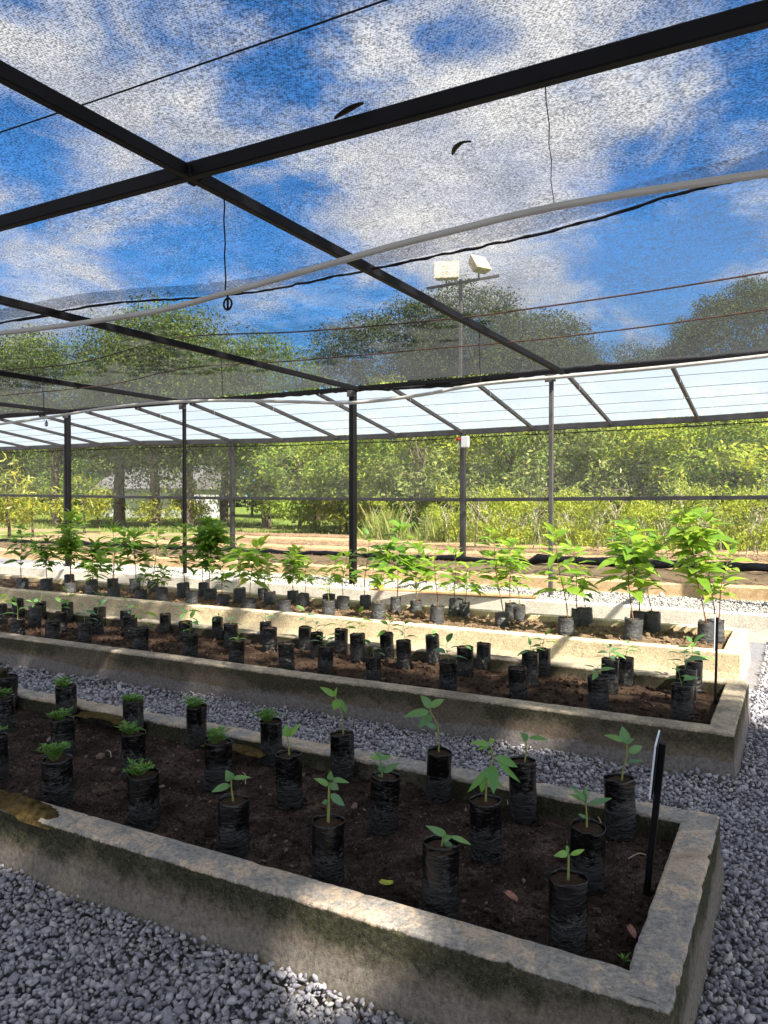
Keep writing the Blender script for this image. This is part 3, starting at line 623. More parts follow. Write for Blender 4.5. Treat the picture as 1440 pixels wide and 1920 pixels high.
# translucent roof strip
pe = empty('plastic_roof_sheet', (0, 11.6, 3.1), 'white translucent plastic sheet sloping from the net edge down to the eave', 'plastic sheet')
V = []; xs2 = np.linspace(-24, 3.9, 120)
for j in range(9):
    f = j/8
    for x in xs2:
        V.append((x, 10.27+2.80*f-11.6, (3.345+(eavez(x)+.062-3.345)*f)+.010*nz3((x*1.3, f*3, 5))-3.1))
link('sheet', pymesh('sheet', V, [(j*120+i, j*120+i+1, (j+1)*120+i+1, (j+1)*120+i) for j in range(8) for i in range(119)], True), M['plastic'], pe)
for f in (.2, .4, .6, .8):
    m = MB(); m.tube([(x, 10.27+2.8*f, 3.325+(eavez(x)+.045-3.335)*f+.006*nz3((x, f*9, 1), 1)) for x in np.linspace(-24, 3.9, 40)], .0035, 4); m.build('wire', M['frameg'], pe, False, (0, 11.6, 3.1))

# side netting
sn = empty('side_net', (0, 13.06, .4), 'see-through grey side netting stretched behind the far posts', 'side net')
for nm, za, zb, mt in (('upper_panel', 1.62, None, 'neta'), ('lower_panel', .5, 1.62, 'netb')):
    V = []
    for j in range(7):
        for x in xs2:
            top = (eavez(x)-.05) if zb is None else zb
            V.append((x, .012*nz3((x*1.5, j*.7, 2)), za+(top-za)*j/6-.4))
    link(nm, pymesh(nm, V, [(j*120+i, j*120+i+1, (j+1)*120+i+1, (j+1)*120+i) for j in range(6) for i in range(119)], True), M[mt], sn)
rp = [(x, 12.93+.05*nz3((x, 0, 0), 1.1), .50+.05*nz3((x, 5, 0), .8)+(.05 if x > -4 else -.02)) for x in np.linspace(-24, 3, 160)]
m = MB(); m.tube(rp, [.05+.04*abs(nz3(p, 1.7))+(.015 if p[0] > -4 else 0) for p in rp], 9, True, .25); m.build('bunched_hem', M['netroll'], sn, True, (0, 13.06, .4))
m = MB(); m.tube([(x, 12.92, eavez(x)-.115+.01*nz3((x, 1, 1), .6)) for x in np.linspace(-24, 3, 60)], .009, 6); tag(m.build('cable', M['rope']), 'thin black cable strung just below the eave beam', 'cable')

# hanging irrigation pipes
def pipe(px, Y, rad, label, hangers):
    P3 = catmull([tuple(onY(x, y, Y)) for x, y in px], 8); o = P3[len(P3)//2]; e = empty('irrigation_pipe', o, label, 'irrigation pipe', 'hanging irrigation pipes')
    m = MB(); m.tube(P3, rad, 12); m.build('pipe', M['pvc'], e, True, o)
    for hx, yt, yb, ring in hangers:
        t = onY(hx, yt, Y); b = onY(hx+3, yb, Y); m = MB(); n = 8
        m.tube([t+(b-t)*(k/n)+np.array([.004*sin(k*2.1), 0, 0]) for k in range(n+1)], .0045, 5); m.build('hanger', M['rope'], e, False, o)
        if ring:
            rr = []; c = onY(hx+7, ring, Y); s = .028
            for k in range(17): a = 2*pi*k/16; rr.append(c+np.array([s*cos(a), 0, s*1.15*sin(a)]))
            m = MB(); m.tube(rr, .006, 6, False); m.tube([c+np.array([0, 0, .06]), c+np.array([0, 0, -.03])], .007, 6); m.build('dripper', M['black'], e, True, o)
pipe([(-200, 648), (0, 625), (150, 606), (300, 582), (420, 551), (560, 512), (720, 466), (860, 430), (1000, 396), (1150, 368), (1300, 345), (1440, 325), (1640, 300)], 3.35, .0165, 'nearer grey plastic pipe hanging in a sagging curve below the dense net', [(420, 366, 548, 570)])
pipe([(-200, 820), (0, 795), (100, 781), (200, 765), (300, 755), (415, 751), (540, 753), (660, 755), (780, 742), (900, 721), (1080, 704), (1250, 688), (1440, 667), (1650, 640)], 7.2, .0185, 'farther white lit pipe hanging in front of the plastic roof strip', [(80, 712, 790, 795), (415, 672, 750, None), (898, 620, 720, None)])
for px, Y, lab in (([(-150, 715), (0, 695), (150, 680), (330, 634), (560, 622), (825, 600), (1000, 578), (1200, 549), (1440, 510), (1600, 480)], 6.66, 'upper rust-red wire strung under the thin net'), ([(-150, 758), (0, 742), (200, 722), (350, 690), (560, 676), (800, 655), (975, 640), (1200, 614), (1440, 580), (1600, 555)], 7.89, 'lower rust-red wire strung under the thin net')):
    m = MB(); m.tube(catmull([tuple(onY(x, y, Y)) for x, y in px], 6), .0075, 6); tag(m.build('support_wire', M['rust']), lab, 'wire', 'wires under the roof net')

# debris lying on the nets
def flat_leaf(name, pxpts, z, mat, label, cat, w):
    c = [onz(x, y, z) for x, y in pxpts]; m = MB()
    P_ = catmull([tuple(p) for p in c], 4); V = []; nn = len(P_)
    for i, p in enumerate(P_):
        d = Vector(P_[min(i+1, nn-1)])-Vector(P_[max(i-1, 0)]); d.z = 0; d.normalize(); sd = Vector((-d.y, d.x, 0)); ww = w*(.25+.75*sin(pi*(i+.6)/(nn+.2)))*.5
        for q, dz in ((-1, .006), (0, 0), (1, .008)): V.append(Vector(p)+sd*(ww*q)+Vector((0, 0, dz+.003)))
    m.add(V, [(i*3+j, (i+1)*3+j, (i+1)*3+j+1, i*3+j+1) for i in range(nn-1) for j in range(2)])
    tag(m.build(name, mat), label, cat, 'fallen leaves')
flat_leaf('fallen_leaf', [(628, 226), (646, 214), (665, 203), (683, 196)], 3.352, M['deadd'], 'olive brown leaf resting on the net beside the front beam', 'leaf', .045)
flat_leaf('fallen_leaf', [(849, 293), (854, 281), (866, 271), (884, 268)], 3.352, M['deadd'], 'small curled black leaf lying on the net below the brightest cloud', 'leaf', .035)
flat_leaf('fallen_leaf', [(948, 1675), (956, 1681), (969, 1693)], .235, M['dead'], 'pinkish brown oval leaf on the soil in the nearest bed', 'leaf', .028)
flat_leaf('fallen_leaf', [(1178, 1738), (1184, 1748), (1190, 1762)], .235, M['dead'], 'torn curled brown leaf on the soil near the bed corner', 'leaf', .022)
flat_leaf('fallen_leaf', [(712, 1655), (724, 1660), (738, 1658)], .235, M['yell'], 'yellow green scrap of leaf on the soil by the front wall', 'leaf', .03)

# sign stakes
def sign(base, top, plate, label, w):
    b = np.array(base); t = np.array(top); e = empty('sign_stake', b, label, 'sign stake', 'sign stakes')
    m = MB(); m.bar(b-(t-b)*.08, t, w, w*.9, (0, 1, 0)); m.build('stake', M['black'], e, False, b)
    d = Vector(t-b).normalized(); m = MB(); c0 = Vector(t)-d*plate[1]*.5+Vector((-w*.62-.006, .01, .015))
    m.box((0, 0, 0), (.006, plate[0], plate[1]), .0015)
    from mathutils import Matrix
    rot = Matrix.Rotation(radians(plate[2]), 4, 'Z').to_3x3(); zt = Vector((0, 0, 1)).rotation_difference(d).to_matrix()
    V = [zt @ (rot @ Vector(v))+c0 for v in m.V]; m.V = [tuple(v) for v in V]; m.build('sign_plate', M['sign'], e, False, b)
    m = MB(); m.box((0, 0, 0), (.005, plate[0]*.96, plate[1]*.96), .001); m.V = [tuple(zt @ (rot @ (Vector(v)+Vector((.0062, 0, 0))))+c0) for v in m.V]; m.build('backing_plate', M['black'], e, False, b)
b = onz(1212, 1680, .20); t = onY(1243, 1394, b[1]-.03)
sign(b, t, (.16, .19, 4), 'black leaning sign stake with edge-on white plate at the corner of the nearest bed', .022)
b = onz(1341, 1322, .20); t = onY(1345, 1158, b[1]); 
sign(b, t, (.12, .24, 6), 'thin black sign stake at the right corner of the second bed', .016)

# ------------------------------------------------------------------ bags and seedlings
def bagmesh(seed, squat):
    rr = random.Random(seed); n = 40; rows = 34; V = []; lean = rr.uniform(-.03, .03); 
    for j in range(rows+1):
        f = j/rows
        for k in range(n):
            a = 2*pi*k/n; q = (cos(a)*1.1+seed*3.1, sin(a)*1.1, f*2.2)
            ring = .55-1.6*abs(nz3((cos(a)*1.0+seed, sin(a)*1.0+f*1.5*cos(a*2+seed), f*(11 if not squat else 7))))
            low = max(0, 1-f*1.6)
            r = 1+.035*nz3(q, 1.3)+(.014+.10*low)*ring*(1.3 if squat else 1)+(.05 if squat else .015)*nz3(q, 3)
            r *= 1-.10*max(0, (.07-f)/.07)**2
            if f > .93: r += .02*sin(3*a+seed)+(.05 if squat else .02)*nz3((a, seed, 1), 1.5)
            z = f+(.03 if squat else .012)*nz3((cos(a), sin(a), seed), 1.4)*(f > .9)*2
            z += (.05 if squat else .02)*max(0, nz3((cos(a)*1.5, sin(a)*1.5, seed+4)))*(f > .96)*2
            V.append((r*cos(a)+lean*f, r*sin(a), z))
    Fc = [(j*n+k, j*n+(k+1) % n, (j+1)*n+(k+1) % n, (j+1)*n+k) for j in range(rows) for k in range(n)]
    b = rows*n                                   # turned-in rim
    for j, (rf, z) in enumerate(((.975, 1.0), (.955, .97), (.935, .92))):
        for k in range(n):
            v = V[b+k]; V.append((v[0]*rf, v[1]*rf, v[2]*z if j else v[2]+.004))
    for j in range(rows, rows+3): Fc += [(j*n+k, j*n+(k+1) % n, (j+1)*n+(k+1) % n, (j+1)*n+k) for k in range(n)]
    Fc.append(tuple(range(n-1, -1, -1)))
    return pymesh('bag', V, Fc, True)
def potsoil(seed):
    n = 22; V = [(0, 0, .972)]; Fc = []
    for j in range(1, 6):
        for k in range(n):
            a = 2*pi*k/n; r = .945*j/5; V.append((r*cos(a), r*sin(a), .962+.02*nz3((r*cos(a)*3+seed, r*sin(a)*3, 0), 1.5)-.012*(j == 5)))
    Fc += [(0, 1+k, 1+(k+1) % n) for k in range(n)]
    for j in range(4): Fc += [(1+j*n+k, 1+(j+1)*n+k, 1+(j+1)*n+(k+1) % n, 1+j*n+(k+1) % n) for k in range(n)]
    return pymesh('potting_soil', V, Fc, False)
BAGS1 = [bagmesh(k, False) for k in range(7)]; BAGS3 = [bagmesh(20+k, True) for k in range(5)]; PS = [potsoil(k) for k in range(4)]
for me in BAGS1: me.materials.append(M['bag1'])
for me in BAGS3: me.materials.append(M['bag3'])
for me in PS: me.materials.append(M['potsoil'])
idx = 0
def bag(px, yt, yb, w, zs, ybound, squat=False, dust=None):
    global idx
    p = onz(px, yb-w*.10, zs); p[1] = min(max(p[1], ybound[0]), ybound[1])
    p = onY(px, yb, p[1]); p[2] = zs                 # keep on the measured column
    d = depth(p); r = w*d/F/2; h = (yb-yt)*d/F
    if squat: r = min(max(r, .055), .085); h = min(max(h, .11), .2)
    else: r = min(max(r, .052), .066); h = min(max(h, .19), .28)
    e = empty('seedling_bag', (p[0], p[1], zs-.006)); k = idx; idx += 1
    me = (BAGS3[k % 5] if squat else BAGS1[k % 7])
    o = link('bag', me, None, e); o.scale = (r, r, h); o.rotation_euler = (R.gauss(0, .028), R.gauss(0, .028), R.uniform(0, 6.28))
    s = link('potting_soil', PS[k % 4], None, e); s.scale = (r, r, h); s.rotation_euler = (0, 0, R.uniform(0, 6.28))
    return e, r, h, d
UPV = Vector((0, 0, 1)); VIEW = Vector(-FW)
def px_plant(e, r, h, cx, stem, leaves, lm, sm, srad, extra=None):
    """seedling measured from the picture, built at its own bag's distance with depth spread"""
    base = Vector(e.location); d0 = depth(base); 
    pts = [Vector(atd(x, y, d0)) for x, y in stem]
    off = base+Vector((0, 0, h*.93))-pts[0]; off = off-Vector(UP)*off.dot(Vector(UP))
    pts = [p+off*.8 for p in pts]; pts[0].z -= .01
    m = MB(); cp = catmull(pts, 4); n = len(cp); m.tube(cp, [srad*(1-.45*i/n) for i in range(n)], 7); m.build('stem', sm, e, True, base)
    m = MB()
    for i, lf in enumerate(leaves):
        (bx, by), (tx, ty), w = lf[:3]; dz = lf[3] if len(lf) > 3 else R.uniform(-.035, .035)
        b = Vector(atd(bx, by, d0))+off*.8; t = Vector(atd(tx, ty, d0+dz))+off*.8
        # short stalk joins leaf and stem
        j = min(cp, key=lambda q: (Vector(q)-b).length); m.tube([j, (Vector(j)+b)/2, b], .0012, 4)
        nr = UPV*.55+VIEW*.8+Vector((R.uniform(-.3, .3), R.uniform(-.3, .3), R.uniform(-.2, .2)))
        m.leaf(b, t, w*d0/F*1.12, nr, R.uniform(.1, .22), .3, 7)
    m.build('foliage', lm, e, True, base)
def sapling(e, r, h, hgt, lean, n, Lf, lm, sm, srad, start=.35, seed=0, aspect=.34, droop=.5, branch=0):
    base = Vector(e.location); rr = random.Random(seed*17+3); a0 = rr.uniform(0, 6.28)
    top = Vector((lean[0], lean[1], h*.93+hgt)); pts = []
    for i in range(7):
        f = i/6; pts.append(Vector((top.x*f**1.3+.02*hgt*sin(f*5+a0), top.y*f**1.3+.02*hgt*cos(f*4+a0), h*.9+(hgt)*f)))
    m = MB(); cp = [Vector(p) for p in catmull(pts, 3)]; N_ = len(cp); m.tube(cp, [srad*(1-.7*i/N_) for i in range(N_)], 6)
    ml = MB(); stems = [(cp, start, n)]
    for bq in range(branch):
        k0 = int(N_*rr.uniform(.3, .6)); a = rr.uniform(0, 6.28); L2 = hgt*rr.uniform(.3, .5); bp = [cp[k0]+Vector((cos(a)*L2*.55*f, sin(a)*L2*.55*f, L2*f*.85)) for f in (0, .25, .5, .75, 1)]
        m.tube(bp, [srad*.5, srad*.4, srad*.35, srad*.28, srad*.2], 5); stems.append((bp, .3, n//2))
    for cpts, st, nn in stems:
        K = len(cpts)
        for i in range(nn):
            f = st+(1-st)*(i+.5)/nn; ii = f*(K-1); k0 = min(int(ii), K-2); p = cpts[k0].lerp(cpts[k0+1], ii-k0)
            a = a0+i*2.4+rr.uniform(-.35, .35); el = rr.uniform(-.1, .55)+.5*(f > .85); Lg = Lf*rr.uniform(.65, 1.15)*(1-.25*max(0, f-.8)/.2)
            d = Vector((cos(a)*cos(el), sin(a)*cos(el), sin(el))); pet = p+d*Lg*.16; ml.tube([p, pet], .0014, 3, False)
            t = pet+d*Lg+Vector((0, 0, -droop*Lg*rr.uniform(.3, 1.1))); nr = UPV+Vector((rr.uniform(-.5, .5), rr.uniform(-.5, .5), 0))-d*.2
            ml.leaf(pet, t, Lg*aspect*rr.uniform(.85, 1.2), nr, .14*rr.uniform(.5, 1.6), .25, 5)
    m.build('stem', sm, e, True); ml.build('foliage', lm, e, True)
def tuft(e, r, h, hgt, rad, n, lm, seed, off=(0, 0)):
    """feathery fern-like tuft: fronds with many leaflets"""
    rr = random.Random(seed); ml = MB(); ms = MB()
    for i in range(n):
        a = rr.uniform(0, 6.28); sp = rad*rr.uniform(.2, 1); hh = hgt*rr.uniform(.55, 1.05); b = Vector((off[0]+rr.uniform(-.012, .012), off[1]+rr.uniform(-.012, .012), h*.925))
        t = Vector((off[0]+cos(a)*sp, off[1]+sin(a)*sp, h*.93+hh)); mid = b.lerp(t, .55)+Vector((0, 0, hh*.15)); P_ = [b, mid, t+Vector((cos(a)*sp*.2, sin(a)*sp*.2, -hh*.08))]; cp = [Vector(p) for p in catmull(P_, 4)]
        ms.tube(cp, .0011, 4)
        for j in range(2, len(cp)):
            for s in (-1, 1, 0):
                d = Vector((cos(a+s*1.2+rr.uniform(-.4, .4)), sin(a+s*1.2+rr.uniform(-.4, .4)), rr.uniform(-.1, .7))); ml.leaf(cp[j], cp[j]+d*rr.uniform(.012, .024), .0075, UPV+Vector((rr.uniform(-.6, .6), rr.uniform(-.6, .6), 0)), .15, .2, 3)
    ms.build('stem', M['stem'], e, False); ml.build('foliage', lm, e, False)

ITEMS = []   # (bed, entity, look)
Y1 = (2.235, 3.20); Y2 = (4.82, 5.82); Y3 = (7.25, 8.2)
# --- nearest bed
F1 = [(12,1268,1333,38,'red'),(125,1277,1347,37,'f'),(252,1304,1372,37,'f'),(368,1322,1405,37,'f'),(510,1350,1434,41,'f'),
      (5,1308,1378,44,'f'),(118,1350,1424,42,'f'),(250,1375,1462,43,'f'),(410,1392,1484,50,'f'),(-8,1382,1474,46,'f'),(110,1425,1514,57,'f'),(270,1450,1556,57,'f')]
FT = {12:(22,.06),125:(16,.055),252:(14,.045),368:(16,.055),510:(17,.06),5:(17,.06),118:(20,.06),250:(13,.06),410:(20,.07),-8:(14,.06),110:(24,.085),270:(14,.05)}
for cx, yt, yb, w, kd in F1:
    e, r, h, d = bag(cx, yt, yb, w, SZ[1], Y1); n, hg = FT[cx]
    tuft(e, r, h, hg*1.05, .055, n+8, M['leafR'] if kd == 'red' else M['leafF'], cx+50, ((-.012, -.01) if cx != 510 else (-.03, 0)))
    ITEMS.append((1, e, 'a dark red feathery tuft' if kd == 'red' else {125:'a rounded feathery tuft',252:'a small feathery tuft',368:'a feathery tuft',510:'a feathery tuft at its edge',5:'a cut-off feathery tuft',118:'a twin feathery tuft',250:'a sparse forked fern',410:'a leaning feathery fern',-8:'a half-seen feathery tuft',110:'the tallest feathery fern',270:'a flat bright green tuft'}[cx]))
G1 = [(643,1370,1457,45,[(646,1376),(644.6,1349),(639,1326),(630,1305)],[((630,1305),(602,1288),12),((630,1305),(635,1288),7),((636,1311),(629,1331),17),((640,1310),(653,1338),9)],'leafD','a tall stem with drooping leaves'),
 (822,1408,1506,46,[(826,1418),(825,1370),(819,1351),(810,1334),(810,1326)],[((810,1328),(792,1303),17),((810,1326),(836,1311),14),((808,1334),(759,1344),16),((815,1341),(787,1365),17),((822,1365),(797,1357),11)],'leafC','a tall seedling of five broad leaves'),
 (982,1428,1540,51,[(977,1441),(982,1412),(982,1389)],[((983,1387),(971,1373),15),((987,1383),(1024,1388),10)],'leafC','a thin stem and two top leaves'),
 (1165,1462,1573,56,[(1165,1478),(1167,1448),(1174,1421),(1175,1396)],[((1174,1394),(1166,1361),19),((1169,1390),(1132,1378),11),((1177,1410),(1204,1399),15),((1174,1429),(1206,1427),6),((1175,1394),(1190,1384),9)],'leafC','tall seedling with pointed top leaf'),
 (543,1415,1518,49,[(540,1416),(539,1398),(537,1382)],[((537,1382),(534,1357),16),((538,1380),(561,1356),11)],'leafD','two cupped leaves'),
 (718,1456,1563,55,[(714,1466),(713,1447),(711,1426)],[((711,1424),(702,1408),13),((711,1425),(688,1419),10),((711,1424),(732,1417),10),((715,1447),(747,1430),13),((713,1447),(709,1430),11),((714,1456),(704,1453),6)],'leafC','a bushy pale green seedling'),
 (910,1502,1613,59,[(912,1512),(914,1464),(922,1435),(926,1416),(921,1397)],[((919,1396),(882,1393),12),((919,1392),(929,1385),9),((917,1400),(896,1406),8),((931,1417),(972,1438),15),((933,1425),(977,1467),10),((923,1433),(927,1488),23,-.05),((914,1441),(878,1485),12),((912,1453),(904,1485),14),((928,1462),(945,1478),8),((924,1408),(917,1413),7)],'leafD','a large seedling with hanging leaves'),
 (1100,1550,1666,64,[(1099,1556),(1099,1532),(1097,1502)],[((1097,1500),(1066,1473),10),((1097,1502),(1065,1488),8),((1097,1500),(1097,1474),11),((1101,1506),(1146,1496),11),((1098,1533),(1082,1525),6),((1096,1506),(1092,1482),9)],'leafC','a seedling of narrow upright leaves'),
 (438,1502,1604,58,[(437,1500),(433,1474),(434,1461)],[((432,1463),(423,1443),18),((435,1459),(471,1457),9),((431,1472),(396,1485),14)],'leafC','three spread leaves'),
 (615,1540,1657,60,[(617,1545),(618,1508),(619,1468)],[((622,1462),(622,1444),13),((618,1472),(590,1459),12),((624,1461),(657,1467),10),((620,1468),(637,1480),15),((621,1488),(648,1511),15),((617,1503),(605,1505),10)],'leafC','a stout six-leaved seedling'),
 (825,1585,1728,68,[(835,1592),(837,1580),(839,1568)],[((845,1565),(806,1547),14),((852,1567),(891,1583),10),((839,1574),(857,1567),12),((840,1578),(858,1588),11)],'leafC','low spreading leaves'),
 (1065,1648,1792,72,[(1063,1650),(1064,1622),(1064,1602)],[((1062,1599),(1036,1604),13),((1067,1602),(1094,1592),9),((1063,1599),(1061,1584),6)],'leafD','a short two-leaved sprout')]
for cx, yt, yb, w, st, lv, lm, look in G1:
    e, r, h, d = bag(cx, yt, yb, w, SZ[1], Y1); px_plant(e, r, h, cx, st, lv, M[lm], M['stem'], .0042 if cx != 615 else .006); ITEMS.append((1, e, look))
# --- second bed: (x, ytop, ybase, width, plant top y or 0, leaves, tone)
B2 = [(3,1134,1172,22,1106,7,'A'),(35,1121,1155,22,0,0,''),(34,1162,1200,25,1116,4,'D'),(65,1138,1176,23,1120,4,'D'),(76,1122,1155,22,1100,4,'C'),(98,1165,1205,25,0,0,''),(114,1148,1188,22,1118,6,'C'),(127,1128,1165,21,1099,7,'A'),
 (158,1169,1212,25,1126,5,'C'),(183,1152,1190,23,1128,3,'C'),(187,1135,1170,22,1107,8,'C'),(236,1142,1176,20,1114,5,'C'),(247,1156,1198,26,1128,4,'C'),(264,1178,1224,27,1130,5,'A'),(310,1148,1185,21,0,0,''),
 (348,1169,1203,26,1134,7,'D'),(356,1190,1238,28,1150,5,'D'),(408,1155,1196,21,1146,4,'D'),(433,1171,1216,27,1148,5,'C'),(443,1201,1250,28,1184,4,'B'),(498,1161,1204,22,1134,5,'C'),(506,1178,1224,27,0,0,''),(538,1207,1261,30,0,0,''),
 (571,1164,1206,24,1123,5,'C'),(592,1187,1235,24,1164,4,'C'),(610,1212,1270,29,1178,7,'C'),(639,1170,1216,25,1128,5,'B'),(672,1190,1243,29,1138,7,'B'),(701,1232,1286,29,1198,3,'C'),(727,1178,1226,26,1137,6,'B'),(758,1202,1257,28,1158,6,'C'),(812,1181,1235,26,1168,4,'D'),
 (840,1240,1303,33,1194,6,'C'),(872,1214,1269,31,1193,3,'D'),(906,1196,1245,27,0,0,''),(973,1252,1317,34,0,0,''),(994,1224,1287,31,1203,4,'D'),(1018,1204,1256,27,1169,5,'B'),
 (1122,1270,1338,38,1238,5,'D'),(1143,1237,1300,32,1203,7,'C'),(1173,1217,1270,29,1180,6,'D'),(1277,1286,1361,43,1240,5,'D'),(1284,1254,1330,37,1198,7,'C'),(1300,1225,1287,31,1180,8,'D')]
LM = {'A':'leafA','B':'leafB','C':'leafC','D':'leafD'}
LK = {'A':'a yellow green seedling','B':'a dark thin seedling','C':'a blue green seedling','D':'a light green sprout','':'bare soil on top'}
for i, (cx, yt, yb, w, tp, n, tone) in enumerate(B2):
    e, r, h, d = bag(cx, yt, yb, w, SZ[2], Y2)
    if n:
        hg = max(.03, (yt-tp)*d/F*1.0)
        sapling(e, r, h, hg*.82, (R.uniform(-.02, .02), R.uniform(-.02, .02)), n, min(.135, .065+hg*.4), M[LM[tone]], M['stem'], .0028, .25, i, .38, .35)
    ITEMS.append((2, e, LK[tone]))
# --- third bed: (x, ytop, ybase, width, sapling top x, top y, leaves, leaf length m, tone, branches)
B3 = [(42,1087,1106,21,38,990,16,.17,'B',0),(88,1087,1110,24,90,1010,34,.13,'B',1),(130,1078,1098,18,150,965,26,.15,'B',0),(131,1094,1116,22,135,962,44,.13,'A',2),(172,1088,1110,22,180,1022,26,.15,'B',1),(170,1100,1121,24,190,1040,20,.14,'A',0),
 (212,1086,1106,20,216,988,18,.18,'B',0),(213,1104,1125,23,214,1030,12,.14,'B',0),(253,1087,1112,20,258,1000,24,.17,'B',1),(265,1107,1128,22,275,1072,10,.12,'B',0),(287,1091,1112,20,295,985,12,.18,'A',0),(304,1102,1132,21,304,1062,22,.10,'A',0),
 (345,1092,1122,24,345,985,20,.17,'B',0),(360,1111,1135,22,0,0,0,0,'',0),(382,1091,1116,19,378,1000,18,.16,'B',0),(395,1106,1127,24,392,974,60,.14,'B',3),(418,1117,1138,22,415,1062,14,.09,'B',0),(450,1097,1133,23,438,1002,14,.19,'A',0),
 (467,1124,1145,25,484,1020,22,.17,'A',1),(494,1099,1122,20,500,1040,16,.13,'A',0),(506,1111,1136,22,500,1068,6,.09,'A',0),(532,1126,1151,25,0,0,0,0,'',0),(549,1101,1124,21,555,1020,34,.13,'A',1),(571,1114,1140,21,577,1060,12,.11,'A',0),
 (617,1104,1126,24,625,1034,10,.14,'A',0),(616,1128,1155,24,612,1082,6,.08,'A',0),(643,1120,1145,24,650,1038,18,.16,'A',0),(685,1105,1130,21,686,990,16,.16,'B',0),(710,1131,1165,26,735,1040,22,.15,'A',0),(742,1120,1152,20,755,985,32,.19,'B',1),
 (780,1115,1138,22,786,1012,34,.15,'A',1),(819,1138,1171,26,812,1030,14,.14,'A',0),(854,1124,1156,27,848,1035,18,.15,'A',0),(871,1119,1145,20,882,1046,16,.16,'A',0),(942,1150,1178,26,925,1000,36,.15,'A',1),(959,1130,1162,25,952,1010,30,.15,'A',1),(974,1126,1156,24,955,1040,8,.12,'A',0),
 (1061,1160,1193,29,1044,998,26,.18,'A',0),(1084,1141,1172,25,1074,1020,20,.17,'A',0),(1098,1126,1162,27,1082,1060,14,.12,'B',0),(1186,1163,1202,34,1172,985,34,.20,'A',0),(1197,1144,1179,31,1172,975,46,.17,'B',2),(1224,1134,1172,27,1196,1040,10,.13,'B',0),
 (1322,1155,1207,28,1288,942,46,.17,'A',2),(1338,1160,1202,30,1322,1010,26,.15,'A',1),(1345,1165,1205,24,1362,1030,18,.16,'A',0)]
LK3 = {'A':'a bright green sapling','B':'a dark green sapling','':'nothing growing in it'}
for i, (cx, yt, yb, w, tx, ty, n, Lf, tone, br) in enumerate(B3):
    e, r, h, d = bag(cx, yt, yb, w, SZ[3], Y3, True)
    if n:
        hg = (yt-ty)*d/F; dx = (tx-cx)*d/F
        sapling(e, r, h, hg*1.0, (dx*cos(YAW)+R.uniform(-.03, .03), dx*sin(YAW)+R.uniform(-.03, .03)), int(n*(2.1 if cx < 640 else 1.2)), Lf*1.42, M[LM[tone]], M['stemb'] if n > 10 else M['stem'], .0035+.004*min(1, hg), .3 if n > 12 else .4, 100+i, .42, .5, br)
    big = ' the tallest' if (tx, ty) == (1288, 942) else ''
    ITEMS.append((3, e, LK3[tone] if not big else 'the tallest bright sapling'))
BN = {1: 'nearest bed', 2: 'second bed', 3: 'third bed'}
for bd, cuts, names in ((1, (2.55, 2.95), ('front row', 'middle row', 'back row')), (2, (5.08, 5.40), ('front row', 'middle row', 'back row')), (3, (7.52, 7.9), ('front row', 'middle row', 'back row'))):
    its = [(e, lk) for b_, e, lk in ITEMS if b_ == bd]
    for ri, rn in enumerate(names):
        lo = -9 if ri == 0 else cuts[ri-1]; hi = 99 if ri == 2 else cuts[ri]
        row = sorted([(e.location.x, k, e, lk) for k, (e, lk) in enumerate(its) if lo <= e.location.y < hi], key=lambda t_: t_[0])
        n_ = len(row)
        for q, (x_, k_, e, lk) in enumerate(row):
            side, o_ = ('left', q) if q < n_/2 else ('right', n_-1-q)
            pos = ('leftmost' if side == 'left' else 'rightmost') if o_ == 0 else ordinal(o_)+' from '+side
            kind = 'short bag' if bd == 3 else 'black bag'
            lk = lk[2:] if lk.startswith('a ') else lk[4:] if lk.startswith('the ') else lk
            lb = f'{lk} in {kind}, {pos}, {rn}, {BN[bd]}'.replace(' at the picture edge', ' at edge') if lk[:4] not in ('bare', 'noth') else f'{kind} with no plant, {pos}, {rn}, {BN[bd]}'
            if len(lb.split()) > 16: print('LONG', lb)
            tag(e, lb, 'potted seedling', f'seedling bags in the {BN[bd]}')

# small weeds by the corner of the nearest bed
p = onz(1170, 1806, .225); e = empty('weed', p, 'tiny bright green weed in the inner corner of the nearest bed', 'weed'); m = MB()
for a in range(7): m.leaf((0, 0, .005), (.022*cos(a*1.1), .022*sin(a*1.1), .012+.004*a), .011, (0, 0, 1), .2, .2, 3)
m.build('foliage', M['leafD'], e, True); m = MB(); m.tube([(0, 0, -.01), (0, 0, .03)], .001, 4); m.build('stem', M['stem'], e)

